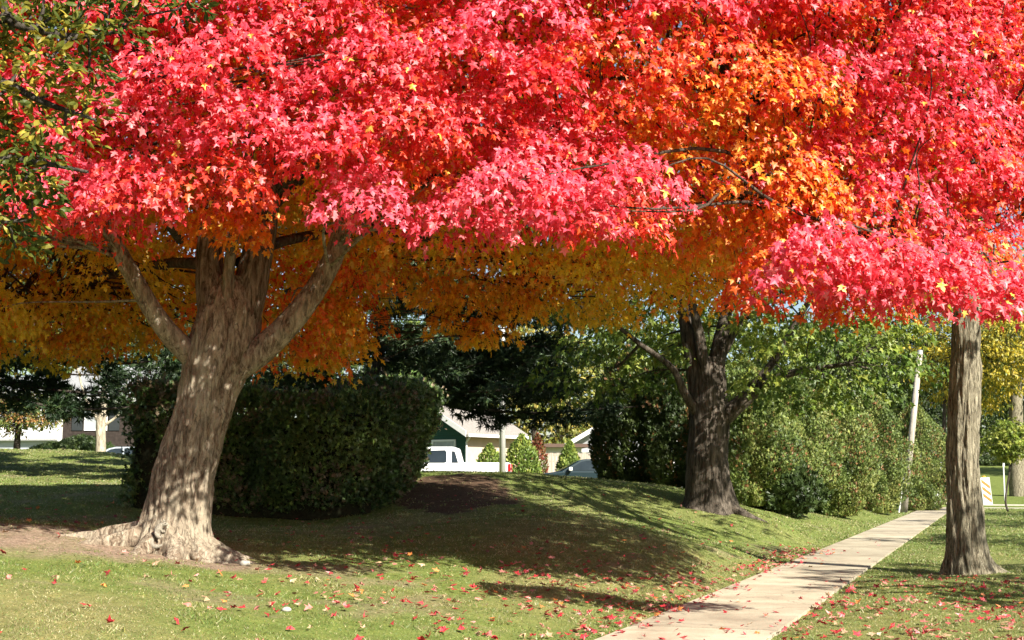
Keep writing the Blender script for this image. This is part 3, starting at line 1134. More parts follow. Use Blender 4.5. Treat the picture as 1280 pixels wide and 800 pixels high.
# second big maple, green, with a dark trunk ------------------------------
bark2 = bark_mat('dark maple bark', (0.02, 0.016, 0.012), (0.065, 0.053, 0.040), (0.15, 0.125, 0.10), 9, 1.2, 1.0)
DQ = 3.6
at0 = at
at2 = lambda px, py, d: at0(px, py, d + DQ)
A3b = lambda *t: [at2(*q) for q in t]
f2_ = ground_at(885, 29 + DQ)
dd2 = 29
cl = np.vstack([ball(at2(930, 330, 30) + np.array([0, 0.5, 1.4]), (6.0, 4.8, 4.3), 1.15, 5000, 0.45),
                np.array([at2(*q) for q in [(1010, 420, 27), (1050, 440, 26.8), (1090, 430, 27), (1120, 455, 27.2), (1060, 480, 27.3), (1000, 470, 27.5), (980, 500, 27.4), (1030, 505, 27.6), (950, 480, 27.4), (1085, 490, 27.5), (960, 440, 27.2), (920, 470, 27), (925, 440, 26.8), (1140, 420, 28), (1110, 400, 27.5), (1150, 465, 28.5),
                                           (780, 400, 28), (740, 420, 28.5), (800, 370, 28), (760, 450, 29), (720, 440, 29.5), (830, 440, 29), (820, 480, 30.2), (780, 480, 30.2), (700, 400, 30), (745, 380, 29), (690, 470, 31), (735, 490, 31)]])])
# keep the leaves off the visible fork
cl = np.array([c_ for c_ in cl if not (c_[1] < 29.2 + DQ and abs(640 + c_[0] / c_[1] * FPX - 885) < 48 and c_[2] < 6.6)])
leafy_tree('maple_tree', f2_, 'old green-leaved maple with a dark forked trunk standing on the bank left of the sidewalk', 'tree',
           [np.append(f2_[:2], f2_[2] - .3), at2(887, 625, 29), at2(884, 575, 29), at2(886, 535, 29), at2(885, 500, 29), at2(884, 468, 29.05), at2(883, 450, 29.1)], (.56, .40),
           [(A3b((880, 530, 29), (872, 480, 29), (862, 430, 29), (852, 370, 29.1), (840, 280, 29.3), (830, 150, 29.6)), .31, .06),
            (A3b((882, 490, 28.8), (876, 430, 28.7), (866, 380, 28.6), (858, 330, 28.5), (862, 200, 28.5)), .17, .05),
            (A3b((890, 500, 29), (898, 440, 29), (908, 390, 29.2), (918, 320, 29.4), (935, 200, 29.8)), .27, .06),
            (A3b((900, 450, 29), (925, 405, 29), (945, 390, 29), (985, 360, 29)), .10, .04),
            (A3b((890, 535, 29), (930, 500, 28.8), (960, 478, 28.5), (995, 465, 28.2), (1060, 455, 27.9)), .25, .04),
            (A3b((925, 503, 28.8), (968, 450, 28.6), (1000, 395, 28.4), (1025, 350, 28.3), (1060, 260, 28)), .12, .04),
            (A3b((876, 525, 28.9), (855, 490, 28.6), (840, 460, 28.4), (800, 430, 28.2), (760, 400, 28.2), (700, 370, 28.5)), .13, .025)],
           cl, .78, .42, 105, MAPLE, .155, GREEN, leafm, bark2, nseg=80,
           tdisp=lambda p: ridges(p, 0.10, 7, 9.0, 0.1, 0.75, 0.32, [(1.2, .5, .4), (2.2, .5, .35), (3.4, .4, .3), (4.5, .9, .3), (5.4, .5, .3)]), per_ring=16)
rp = catmull(np.array([(f2_[0] + a_, f2_[1] + b_, gz(f2_[0] + a_, f2_[1] + b_) + c_, r_) for a_, b_, c_, r_ in [(0.3, -.2, .16, .17), (.6, -.35, .05, .13), (.95, -.5, -.01, .09), (1.3, -.6, -.05, .05)]]), 6)
rv, rf = tube(rp, 14, ridges(rp, .2, 4, 2))
link('root', np_mesh('root', rv, rf, True), bark2, [o_ for o_ in bpy.data.objects if o_.name == 'maple_tree.001'][0], world=True)

# right-hand trunk by the sidewalk ----------------------------------------
bark3 = bark_mat('plated grey bark', (0.035, 0.028, 0.02), (0.17, 0.15, 0.10), (0.34, 0.305, 0.22), 17, 2.5, 1.0)
f3 = ground_at(1210, 22.7)
leafy_tree('maple_tree', f3, 'straight grey-brown trunk with deeply furrowed bark on the grass strip right of the sidewalk', 'tree',
           [np.append(f3[:2], f3[2] - .25), at(1209, 700, 22.7), at(1207, 650, 22.7), at(1204, 580, 22.7), at(1206, 500, 22.7), at(1207, 440, 22.7), at(1208, 380, 22.7), at(1206, 260, 22.9), at(1196, 100, 23.4)], (.335, .19),
           [(A3((1206, 300, 22.8), (1150, 200, 23.5), (1090, 60, 24.5)), .13, .04), (A3((1206, 260, 22.9), (1230, 120, 24), (1240, -40, 25)), .12, .04), (A3((1200, 180, 23.2), (1160, 60, 24.6), (1150, -100, 25.5)), .12, .03)],
           np.vstack([ball(at(1160, 20, 25.6), (4.2, 3.6, 3.3), 1.15, 3000, 0.3), ball((9.4, 20.2, 9.6), (4.6, 4.6, 2.9), 1.75, 800, 0.2, 7.0)]), .85, .5, 52, MAPLE, .2, GREEN, leafm, bark3, nseg=110,
           tdisp=lambda p: ridges(p, 0.20, 11, 21.0, 0.05, 1.25, 0.30, [(1.5, .7, .3), (2.6, .3, .3), (3.6, .35, .3), (4.7, .9, .3), (5.6, .3, .3)]), per_ring=36, pw=0.55)

# trees across the side street, outside the picture; their crowns throw the bands of shade on the walk
for tt, hh, lb in ((17, 0, 'sparse street tree across the side street, nearest the photographer'), (31, 1, 'sparse street tree across the side street, second along the kerb'), (45, 2, 'sparse street tree across the side street, third along the kerb'), (60, 3, 'sparse street tree across the side street, nearest the cross street')):
    q = wp(-16.2, tt)
    q[2] = gz(q[0], q[1])
    leafy_tree('broadleaf_tree', q, lb, 'tree', [q - [0, 0, .3], q + [.05, 0, 2], q + [.1, .1, 5], q + [0, .2, 9]], (.24, .07),
               [([q + [.05, 0, 3.2], q + [-2, .5, 6], q + [-3.5, 1, 8.5]], .1, .03), ([q + [.05, 0, 3.6], q + [1.8, .8, 6.5], q + [3, 1, 9]], .1, .03), ([q + [.05, 0, 4], q + [.3, -2, 7], q + [.5, -3, 9.5]], .1, .03)],
               ball(q + [0, 0, 8.6], (4.8, 4.8, 3.4), 1.45, 900, .3), .85, .4, 50, QUAD, .30, GREEN, leafm, bark3, nseg=12)

# green tree at the upper left, trunk outside the picture ------------------
gt = np.array([-5.3, 7.3, 0])
gt[2] = gz(gt[0], gt[1])
bark4 = bark_mat('dark twig bark', (0.02, 0.016, 0.012), (0.055, 0.045, 0.035), (0.1, 0.085, 0.07), 14, 2.0, 0.7)
qs = [(-30, 40, 7.2), (40, 20, 7.2), (90, 50, 7.1), (20, 90, 7.3), (130, 15, 7.2), (60, 120, 7.3), (-20, 150, 7.4), (110, 90, 7.2), (20, 180, 7.4), (80, 165, 7.3), (-10, 230, 7.5), (40, 250, 7.4), (0, 290, 7.5), (-50, 310, 7.5), (30, 55, 7.6), (75, 30, 7.6), (-60, 100, 7.5), (-60, 220, 7.3), (10, 215, 7.6), (30, 140, 7.6), (60, 75, 7.0), (0, 20, 7.0),
      (-40, 265, 7.3), (15, 270, 7.7), (150, 45, 7.1), (45, 195, 7.2), (110, 130, 7.25), (30, 225, 7.2), (-10, 120, 7.1), (-20, 60, 7.4), (20, 310, 7.6), (100, 0, 7.3), (60, -10, 7.2), (180, -5, 7.15), (230, 5, 7.2), (140, -30, 7.3)]
cl = np.vstack([np.array([at(*q) for q in qs]), ball(gt + np.array([0.2, 0.2, 4.2]), (1.9, 2.0, 1.9), 0.6, 900, .3)])
PAL4 = [(.035, .055, .010), (.05, .075, .012), (.07, .09, .014), (.10, .11, .016), (.19, .17, .02), (.34, .27, .035)]
leafy_tree('broadleaf_tree', gt, 'dark green small-leaved tree whose twigs hang into the upper left corner', 'tree',
           [gt - [0, 0, .2], gt + [.05, 0, 1.2], gt + [.25, 0, 2.4], gt + [.3, .1, 4.2], gt + [.2, .2, 5.6]], (.16, .04),
           [([gt + [.25, 0, 2.2], at(-80, 240, 7.4), at(0, 200, 7.4), at(60, 205, 7.35), at(110, 215, 7.3)], .05, .008),
            ([gt + [.28, 0, 2.6], at(-70, 120, 7.3), at(-10, 100, 7.3), at(60, 130, 7.25), at(120, 150, 7.2)], .05, .008),
            ([gt + [.3, 0, 3.0], at(-60, 0, 7.2), at(20, 30, 7.2), at(90, 45, 7.2), at(150, 40, 7.15)], .05, .008),
            ([gt + [.25, 0, 2.0], at(-90, 300, 7.5), at(-20, 280, 7.5), at(40, 275, 7.5)], .04, .008)],
           cl, .19, .13, 85, OVAL, .062, PAL4, leaf_mat('small dark leaf', .38, .012, .5), bark4, nseg=20, hang=.25, tipmix=.6)

# ------------------------------------------------------------------ pines
def pine(label, foot, lean, H, r, whorls, seed, zlow, spread, sector=None, tone=1.0, dens=1.0):
    root = thing('pine_tree', foot, label, 'tree', None)
    tpth = limb_path([foot - [0, 0, .3], foot + [lean * .3, 0, H * .3], foot + [lean * .7, 0, H * .65], foot + [lean, 0, H]], r, .05, 10)
    V_, F_ = tube(tpth, 18, ridges(tpth, .08, 6, seed))
    bk = bark_mat('pine bark', (.02, .015, .012), (.05, .04, .032), (.11, .09, .075), 9, 1.6, .8)
    link('trunk', np_mesh('trunk', V_, F_, True), bk, root, world=True)
    Ps, Ts, Ns, Cs = [], [], [], []
    rs = np.random.default_rng(int(seed))
    pal = np.asarray(PINEC) * tone
    for k in range(whorls):
        z = zlow + (H - zlow) * (k / whorls) ** 1.15
        tz = tpth[np.abs(tpth[:, 2] - (foot[2] + z)).argmin(), :3]
        for j in range(6):
            a_ = rs.random() * 6.283
            if sector and k < whorls * .4 and j < 5:
                a_ = sector[j % len(sector)] + rs.normal() * .25
            L = spread * (1 - (z - zlow) / (H - zlow + .5) * .8) * (.7 + .5 * rs.random())
            e = tz + np.array([math.cos(a_) * L, math.sin(a_) * L, -.10 * L + .35 * rs.normal() * .5 + .25])
            m_ = tz + (e - tz) * .5 + np.array([0, 0, -.06 * L])
            lp = limb_path([tz, m_, e], .075 * (1 - k / whorls * .6), .012, 6)
            V_, F_ = tube(lp, 7)
            if k < 5 or k % 3 == 0:
                link('limb', np_mesh('limb', V_, F_, True), bk, root, world=True)
            for s in np.arange(.25, 1.05, .105):
                c_ = lp[min(int(s * (len(lp) - 1)), len(lp) - 1), :3] + rs.normal(size=3) * [.38 * (1.1 - s * .3), .38, .10]
                n_ = int(46 * dens)
                dr = rand_dirs(n_)
                p = c_ + dr * np.array([.48, .48, .2]) * rng.random((n_, 1)) ** .5
                Ps.append(p)
                Ts.append(dr * .8 + np.array([math.cos(a_), math.sin(a_), .15]) * .7 + rng.normal(size=(n_, 3)) * .3)
                Ns.append(np.array([0, 0, 1.0]) + rng.normal(size=(n_, 3)) * .6)
                ii = np.clip((rs.random() * 2 + rng.random(n_) * 2.4).astype(int), 0, 3)
                Cs.append(pal[ii] * (.7 + .6 * rng.random((n_, 1))))
    P = cat1(Ps)
    foliage('crown', P, cat1(Ts), cat1(Ns), .27 * (.7 + .6 * rng.random(len(P))), NEEDLE, cat1(Cs), needlem, root)
    print('pine needles', len(P))
    return root


pine('large dark pine with long drooping limbs behind the clipped hedge', ground_at(466, 41), .5, 13, .27, 17, 31, 2.45, 7.6, sector=[-.25, .12, -.05, -1.3, 3.0], tone=.8, dens=1.9)
pine('pine with lit needle tufts beyond the left lawn, in front of the brown house', ground_at(-75, 40), .2, 13, .25, 14, 57, 2.6, 7.6, sector=[0.0, -.6, -1.5, -2.3, 3.1], tone=1.0, dens=2.0)

# ------------------------------------------------------------------ hedge
HA, HB, HCC = at(166, 640, 26.8), at(450, 640, 28.4), at(506, 600, 34.5)


def hedge():
    foot = np.array([(HA[0] + HB[0]) / 2, (HA[1] + HB[1]) / 2, gz((HA[0] + HB[0]) / 2, (HA[1] + HB[1]) / 2)])
    root = thing('hedge', foot, 'tall clipped dark green hedge with a flat top behind the leaning maple trunk', 'hedge')
    line = catmull(np.array([HA[:2], (HA[:2] + HB[:2]) / 2 + [0, -.05], HB[:2], HCC[:2]]), 20)
    seg = np.concatenate([[0], np.cumsum(np.linalg.norm(np.diff(line, axis=0), axis=1))])
    N = 60000
    s = rng.random(N) * seg[-1]
    cx = np.interp(s, seg, line[:, 0])
    cy_ = np.interp(s, seg, line[:, 1])
    tx = np.gradient(line[:, 0], seg)
    ty = np.gradient(line[:, 1], seg)
    nx_ = -np.interp(s, seg, ty)
    ny_ = np.interp(s, seg, tx)
    Hh = np.interp(s, [0, seg[-1] * .6, seg[-1] - 1.2, seg[-1]], [2.42, 2.42, 2.36, 2.0]) + .16 * (vnoise(s, s * 0, .8, 4) - .5) + .12 * (vnoise(s, s * 0, 2.6, 6) - .5)
    Wd = .95
    face = rng.random(N)
    h = np.empty(N)
    off = np.empty(N)
    front = face < .55
    topm = (face >= .55) & (face < .8)
    back = face >= .8
    h[front | back] = rng.random((front | back).sum()) ** .9
    off[front] = -1
    off[back] = 1
    h[topm] = 1
    off[topm] = rng.random(topm.sum()) * 2 - 1
    lump = .42 * (vnoise(s, h * 3, 1.1, 1) - .5) + .34 * (vnoise(s, h * 3, 3.1, 2) - .5)
    inset = rng.random(N) ** 2 * .28
    o_ = off * (Wd + lump * (np.abs(off) > .95) - inset * (np.abs(off) > .95)) * (1 - .12 * (1 - h)) * np.clip(.55 + h * 2.5, 0, 1)
    o_ = o_ * np.where(np.abs(off) > .95, 1 - .30 * np.clip((h - .80) / .20, 0, 1) ** 2, 1)
    hh = h * Hh - np.where(topm, .22 * np.abs(off) ** 4, 0) + np.where(topm, lump * .5 - inset * .7, 0)
    right_end = sm(s, seg[-1] - 5.0, seg[-1] - 1.0)
    o_ *= 1 - .62 * right_end * np.clip(1 - h * 1.25, 0, 1)
    jl = (rng.random(N) * .3 - .1 + .35 * (vnoise(h * 4, off, 1.3, 9) - .5)) * (s < .7)
    cx = cx - np.interp(s, seg, tx) * jl
    cy_ = cy_ - np.interp(s, seg, ty) * jl
    # rounded ends
    endd = np.minimum(s, seg[-1] - s)
    o_ *= np.sqrt(np.clip(endd / 1.1, 0.02, 1))
    X = cx + nx_ * o_
    Y = cy_ + ny_ * o_
    Z = terrain(X, Y) * 0 + np.interp(s, seg, terrain(line[:, 0], line[:, 1])) + hh
    shoot = rng.random(N) < .05
    reach = shoot * (.05 + .22 * rng.random(N) ** 2)
    X = X + nx_ * np.sign(off) * reach * (~topm)
    Y = Y + ny_ * np.sign(off) * reach * (~topm)
    Z = Z + reach * np.where(topm, 1.0, .3)
    P = np.stack([X, Y, Z], -1)
    ow = np.stack([nx_ * np.sign(o_), ny_ * np.sign(o_), np.where(topm, 2.0, .2)], -1)
    pal = np.array(DKGREEN)
    ci = np.clip((vnoise(s, hh, 1.6, 5) * 3 + rng.random(N) * 1.8 - .4).astype(int), 0, 3)
    cols = pal[ci] * 1.9 * (.6 + .8 * rng.random((N, 1)))
    tipl = rng.random(N) < .10
    cols[tipl] *= 2.4
    brown = rng.random(N) < .11 * sm(vnoise(s, hh, 2.1, 8), .5, .8) * 4
    cols[brown] = np.array([.19, .145, .08]) * (.6 + .6 * rng.random((brown.sum(), 1)))
    foliage('foliage', P, ow * .5 + [0, 0, .5] + rng.normal(size=(N, 3)) * .55, ow + [0, 0, .4] + rng.normal(size=(N, 3)) * .6, .115 * (.5 + 1.0 * rng.random(N)), SPRAY, cols, leaf_mat('hedge leaf', .15, .04, .5), root)
    # dense woody core so that no light leaks through
    core = []
    for k in range(0, len(line), 2):
        core.append(line[k])
    core = np.array(core)
    zb = terrain(core[:, 0], core[:, 1])
    V_, F_ = [], []
    t_ = np.gradient(core, axis=0)
    t_ = unit(t_)
    nn = np.stack([-t_[:, 1], t_[:, 0]], -1)
    for k in range(len(core)):
        e_ = (.62 if 0 < k < len(core) - 1 else .2) * (1 if k < len(core) * .62 else .5)
        for o2, z2 in ((-e_ * .8, -.1), (-e_, 1.95), (e_, 1.95), (e_ * .8, -.1)):
            q = core[k] + nn[k] * o2
            V_.append((q[0], q[1], zb[k] + z2))
    for k in range(len(core) - 1):
        for j in range(3):
            F_.append((4 * k + j, 4 * k + j + 1, 4 * k + 5 + j, 4 * k + 4 + j))
    for k in (0, len(core) - 1):
        F_.append((4 * k, 4 * k + 1, 4 * k + 2, 4 * k + 3))
    link('twig_core', np_mesh('twig_core', np.array(V_), np.array(F_), True), plain('hedge twigs', (.022, .022, .012), .95, .05, vary=.5, scale=20), root, world=True)


hedge()

# ------------------------------------------------------------------ arborvitae and shrubs
def conifer_bush(name, foot, label, cat_, H, rad, N, pal, group=None, size=.2, top=.35, squat=1.0, shape=SPRAY, stemr=.06, brown=.1, up=.7, mat=None, prof=None, lumpy=.3):
    foot = np.asarray(foot, float)
    root = thing(name, foot, label, cat_, group)
    V_, F_ = tube(limb_path([foot - [0, 0, .2], foot + [0, .02, H * .45], foot + [0.02, 0, H * .9]], stemr, .015, 6), 8)
    link('stem', np_mesh('stem', V_, F_, True), bark4, root, world=True)
    h = rng.random(N) ** 1.1
    a_ = rng.random(N) * 6.2832
    pr = prof(h) if prof else np.sin(np.pi * np.clip(h * .93 + .10, 0, 1)) ** .6 * (1 - top * h)
    sd = foot[0] * 1.3
    lump = 1 + lumpy * 1.6 * (vnoise(a_ * 1.6 + sd, h * H * .9, 1.0, sd) - .5) + lumpy * .9 * (vnoise(a_ * 4 + sd, h * H * 2, 1.0, sd + 3) - .5)
    rr = rad * pr * lump * (1 - .30 * rng.random(N) ** 2)
    inner = rng.random(N) < .2
    rr = np.where(inner, rr * .7, rr)
    P = foot + np.stack([np.cos(a_) * rr, np.sin(a_) * rr, h * H], -1)
    ow = np.stack([np.cos(a_), np.sin(a_), np.full(N, .3)], -1)
    pal = np.asarray(pal)
    ci = np.clip((vnoise(a_ * 2 + sd, h * H, 1.3, sd) * len(pal) * .7 + rng.random(N) * len(pal) * .45).astype(int), 0, len(pal) - 1)
    cols = pal[ci] * (.75 + .5 * rng.random((N, 1)))
    bk = rng.random(N) < brown * 3 * sm(vnoise(a_ * 3, h * H, 1.7, sd + 5), .45, .85)
    cols[bk] = np.array([.26, .13, .05]) * (.6 + .6 * rng.random((bk.sum(), 1)))
    foliage('foliage', P, ow * .5 + [0, 0, up] + rng.normal(size=(N, 3)) * .4, ow + rng.normal(size=(N, 3)) * .6, size * (.6 + .8 * rng.random(N)), shape, cols, mat or leaf_mat('arborvitae spray', .2, .03, .5), root)
    return root


ARB = [(.055, .09, .020), (.10, .145, .032), (.155, .20, .046), (.23, .25, .065)]
ARBP = lambda h: np.sin(np.pi * np.clip(h * .80 + .20, 0, 1)) ** .75 * np.clip(.66 + h * 1.1, 0, 1)
ARBL = [('leftmost in the row, beside the dark forked maple trunk', 934, 41, 4.3, 1.25), ('second in the row from the dark maple, brown patches low down', 988, 45, 4.4, 1.35),
        ('in the middle of the row, darkest at its foot', 1040, 50, 4.7, 1.45), ('bulging towards the sidewalk, beside the leaning wooden pole', 1090, 57, 5.0, 1.55),
        ('last in the row, behind the leaning wooden pole', 1147, 68, 5.3, 1.45)]
for lb, px, d, H, rd in ARBL:
    q = ground_at(px, d)
    conifer_bush('arborvitae', q, 'bushy green arborvitae, ' + lb, 'shrub', H, rd, 22000, ARB, 'arborvitae row along the sidewalk', .125, prof=ARBP, lumpy=.58, brown=.085)
for lb, px, d, H, rd in [('low dark bush at the foot of the arborvitae row', 980, 41.5, 1.7, 1.3), ]:
    q = ground_at(px, d)
    conifer_bush('shrub', q, lb, 'shrub', H, rd, 5000, DKGREEN, None, .2, brown=.05)
for lb, px, d, H, rd in [('dark evergreen beside the teal car, left of two', 785, 44, 4.4, 1.35), ('dark evergreen touching the forked maple trunk, right of two', 838, 43, 4.3, 1.25)]:
    q = ground_at(px, d)
    conifer_bush('arborvitae', q, lb, 'shrub', H, rd, 15000, DKGREEN + [(.07, .10, .02)], 'dark evergreens behind the bank', .15, brown=.08)
LG = [(.08, .13, .02), (.12, .18, .03), (.17, .23, .04), (.24, .28, .05)]
conifer_bush('shrub', ground_at(712, 62) + [0, 0, -.1], 'light green conical shrub behind the teal car', 'shrub', 2.45, .95, 5000, LG, None, .17, brown=.0, top=.75)
conifer_bush('shrub', ground_at(652, 63), 'yellow-green climber heap beside the pale lamp post', 'shrub', 2.7, .95, 4200, LG, None, .17, brown=.03, shape=OVAL)
conifer_bush('shrub', ground_at(612, 64.0), 'small green bush against the beige wall behind the pickup', 'shrub', 2.3, .8, 3000, LG, None, .16, brown=.03, shape=OVAL)
conifer_bush('shrub', ground_at(672, 66), 'red-tinted bush in front of the board fence', 'shrub', 2.9, .55, 1800, [(.22, .02, .02), (.16, .05, .02), (.10, .12, .03)], None, .15, brown=.1, shape=OVAL)
for px, d, H, rd, lb in [(100, 66, 1.15, 1.9, 'spreading dark green juniper beneath the brown house window'), (62, 66, .8, 1.3, 'low dark juniper nearest the white house')]:
    conifer_bush('shrub', ground_at(px, d) + [0, 0, .9], lb, 'shrub', H, rd, 5000, DKGREEN, None, .24, brown=.0, top=.3)
conifer_bush('hedge', ground_at(1246, 140) + [0, 0, -.3], 'low dark leafy mass standing for deep shade across the far end of the walk', 'hedge', 1.1, 2.4, 2500, DKGREEN, None, .3, brown=0, top=.1)  # dark leaf mound put in for a patch of deep shade

# ------------------------------------------------------------------ smaller and farther trees
bark5 = bark_mat('pale smooth bark', (.19, .16, .12), (.33, .285, .21), (.46, .41, .31), 8, 2, .4)
q = ground_at(125, 56)
leafy_tree('broadleaf_tree', q, 'pale smooth trunk forking low, on the lawn crest before the brown house', 'tree',
           [q - [0, 0, .4], at(126, 566, 56), at(126, 530, 56), at(128, 515, 56)], (.23, .18),
           [(A3((128, 520, 56), (130, 490, 56), (134, 460, 56.2), (138, 400, 56.4)), .18, .05), (A3((122, 525, 56), (112, 508, 56), (104, 490, 56), (95, 450, 56)), .085, .03), (A3((130, 532, 56), (144, 522, 56), (152, 510, 56), (160, 470, 56)), .07, .02)],
           ball(at(130, 385, 57), (3.6, 3.2, 2.3), .95, 1500, .3), .8, .5, 50, OVAL, .22, GREEN, leafm, bark5, nseg=20)
q = ground_at(20, 55)
leafy_tree('broadleaf_tree', q, 'small round tree turning orange and yellow-green, before the white house', 'tree',
           [q - [0, 0, .4], at(21, 562, 55), at(22, 545, 55), at(23, 530, 55)], (.17, .10), [],
           ball(at(22, 515, 55), (2.0, 1.8, .95), .5, 900, .2), .5, .3, 90, OVAL, .13, [(.10, .15, .03), (.16, .2, .04), (.2, .2, .05), (.33, .17, .05)], leafm, bark4, nseg=14)
q = ground_at(1259, 66)
leafy_tree('sapling', q, 'young leaning sapling with yellow-green leaves on the grass strip', 'tree',
           [q - [0, 0, .1], at(1257, 625, 66), at(1262, 590, 66), at(1268, 560, 66), at(1274, 525, 66)], (.055, .035), [],
           ball(at(1263, 552, 66), (1.25, 1.2, 1.0), .36, 700, .2), .42, .26, 44, MAPLE, .17, [(.13, .19, .025), (.2, .26, .03), (.3, .32, .05)], leafm, bark4, nseg=10)
q = ground_at(1272, 100)
leafy_tree('broadleaf_tree', q, 'thick grey trunk beyond the street, behind the sapling', 'tree',
           [q - [0, 0, .4], at(1271, 600, 100), at(1270, 550, 100), at(1270, 500, 100), at(1271, 470, 100)], (.62, .45),
           [(A3((1270, 490, 100), (1262, 440, 100), (1250, 380, 100)), .3, .08), (A3((1271, 490, 100), (1300, 430, 100), (1330, 380, 100)), .3, .08)],
           ball(at(1290, 400, 102), (9, 7, 6), 1.7, 2500, .3), 1.3, .8, 60, OVAL, .42, GREEN, leafm, bark3, nseg=20)
q = ground_at(1181, 97)
leafy_tree('locust_tree', q, 'yellow-leaved tree with a thin dark trunk just across the street', 'tree',
           [q - [0, 0, .3], at(1181, 600, 97), at(1180, 560, 97), at(1181, 500, 97), at(1185, 440, 97)], (.20, .11),
           [(A3((1182, 500, 97), (1220, 440, 97), (1250, 420, 97)), .1, .03), (A3((1181, 480, 97), (1160, 440, 97), (1150, 400, 97)), .1, .03)],
           np.vstack([ball(at(1215, 450, 97), (4.6, 3.5, 4.2), .95, 2500, .2), ball(at(1265, 430, 92), (3.4, 3, 2.8), .95, 900, .2)]), .9, .6, 44, OVAL, .30,
           [(.24, .23, .03), (.4, .33, .03), (.52, .4, .035), (.16, .19, .03)], leafm, bark4, nseg=12)
FAR = [(-140, 105, 9.5, 13, 'G'), (40, 120, 9, 14, 'G'), (200, 112, 9, 15, 'D'), (330, 100, 8, 14, 'G'), (470, 118, 9.5, 15, 'D'), (585, 108, 8, 15, 'G'), (668, 96, 7, 12, 'Y'), (745, 112, 9, 14, 'G'), (840, 100, 8, 14, 'G'), (945, 110, 9, 15, 'G'), (1050, 102, 8.5, 14, 'G'), (1130, 122, 9, 15, 'D'), (1215, 170, 12, 17, 'G'), (1320, 150, 12, 16, 'G'), (1420, 120, 10, 15, 'G'), (1090, 165, 13, 17, 'D')]
FLAB = {'G': 'green', 'D': 'dark green', 'Y': 'golden green'}
names = ['beyond the white house, at the left edge', 'behind the roof of the brown house', 'between brown house and hedge', 'behind the leaning maple', 'behind the dark pine trunk', 'over the green house roof', 'behind the pale lamp post', 'over the board fence', 'left of the forked maple trunk', 'right of the forked maple trunk', 'over the middle arborvitae', 'behind the leaning pole', 'at the far end of the sidewalk', 'beyond the thick grey trunk', 'past the right edge of the street', 'deep behind the yellow tree']
for (px, d, rd, H, kd), nm in zip(FAR, names):
    q = ground_at(px, d)
    pal = {'G': [(.05, .085, .016), (.08, .125, .022), (.12, .165, .03), (.18, .22, .045)], 'D': [(.02, .04, .01), (.035, .06, .014), (.055, .085, .02)], 'Y': [(.14, .17, .03), (.25, .25, .05), (.38, .3, .06)]}[kd]
    leafy_tree('broadleaf_tree', q, 'tall %s background tree %s' % (FLAB[kd], nm), 'tree', [q - [0, 0, .5], q + [.1, 0, 2.5], q + [0, .1, H * .45], q + [.3, 0, H * .75]], (.36, .12), [],
               ball(q + [0, 0, H * .56], (rd * .72, rd * .6, H * .47), 1.45, 3200, .35), 1.25, .8, 46, OVAL, .46, pal, leafm, bark4, 'background trees behind the houses', nseg=10, jit=.35)

# ------------------------------------------------------------------ houses
white = plain('white paint', (.66, .66, .64), .55, .4, vary=.05)
glass = plain('window glass', (.025, .035, .045), .12, .5, vary=.3, scale=.7)
curtain = plain('curtained glass', (.30, .32, .33), .25, .6, vary=.25, scale=1.5)
shingle = plain('pale shingles', (.23, .21, .19), .9, .1, vary=.15, scale=9, bump=.3)
shingle_g = plain('grey shingles', (.24, .245, .25), .9, .1, vary=.15, scale=9, bump=.3)


def window(mb_parent, x, z, w_, h_, y, frame_m, pane_m, mull=True, dy=-1):
    f = MB()
    b = .09
    f.box(x - w_ / 2, x + w_ / 2, y + dy * .06, y, z, z + b)
    f.box(x - w_ / 2, x + w_ / 2, y + dy * .06, y, z + h_ - b, z + h_)
    f.box(x - w_ / 2, x - w_ / 2 + b, y + dy * .06, y, z + b, z + h_ - b)
    f.box(x + w_ / 2 - b, x + w_ / 2, y + dy * .06, y, z + b, z + h_ - b)
    if mull:
        f.box(x - w_ / 2 + b, x + w_ / 2 - b, y + dy * .05, y, z + h_ * .5 - .03, z + h_ * .5 + .03)
    fo = f.build('window', frame_m, mb_parent)
    MB().box(x - w_ / 2 + b, x + w_ / 2 - b, y + dy * .025, y + dy * .004, z + b, z + h_ - b).build('pane', pane_m, fo)
    return fo


# brown house on the left: long eave wall faces us
q = ground_at(115, 72)
q[2] = 1.95
bh = thing('brown_house', q, 'dark brown single-storey house with a white eave and white-framed window', 'house', None, R(3))
hx0, hx1, hd, he = -1.72, 6.2, 8.5, 3.75
brick = plain('dark brick', (.035, .027, .023), .9, .15, vary=.35, scale=7, bump=.4)
MB().box(hx0, hx1, 0, hd, -1, he).build('wall', brick, bh)
m_ = MB()
m_.prism([(0, 0), (-.7, -.02), (-.7, .12), (hd / 2, 2.1), (hd + .7, .12), (hd + .7, -.02)], hx0 - .4, hx1 + .4)
rf = m_.build('roof', shingle_g, bh)
rf.data.transform(Matrix(((0, 1, 0, 0), (1, 0, 0, 0), (0, 0, 1, he + .02), (0, 0, 0, 1))))
rf.data.flip_normals()
MB().box(hx0 - .42, hx1 + .42, -.86, -.71, he - .10, he + .13).build('gutter', white, bh)
MB().box(hx0 - .12, hx0 + .10, -.10, .02, -1, he).build('corner_board', white, bh)
window(bh, .1, 2.15, 1.2, 1.5, 0, white, curtain)
for sx_ in (-.86, 1.06):
    MB().box(sx_ - .28, sx_ + .28, -.05, -.003, 2.15, 3.65).build('shutter', plain('dark shutter', (.02, .024, .025), .5), bh)
window(bh, 4.6, 1.6, 1.5, 1.6, 0, white, glass)
MB().box(4.2, 5, hd / 2 - .4, hd / 2 + .4, he + 1.4, he + 3).build('chimney', brick, bh)

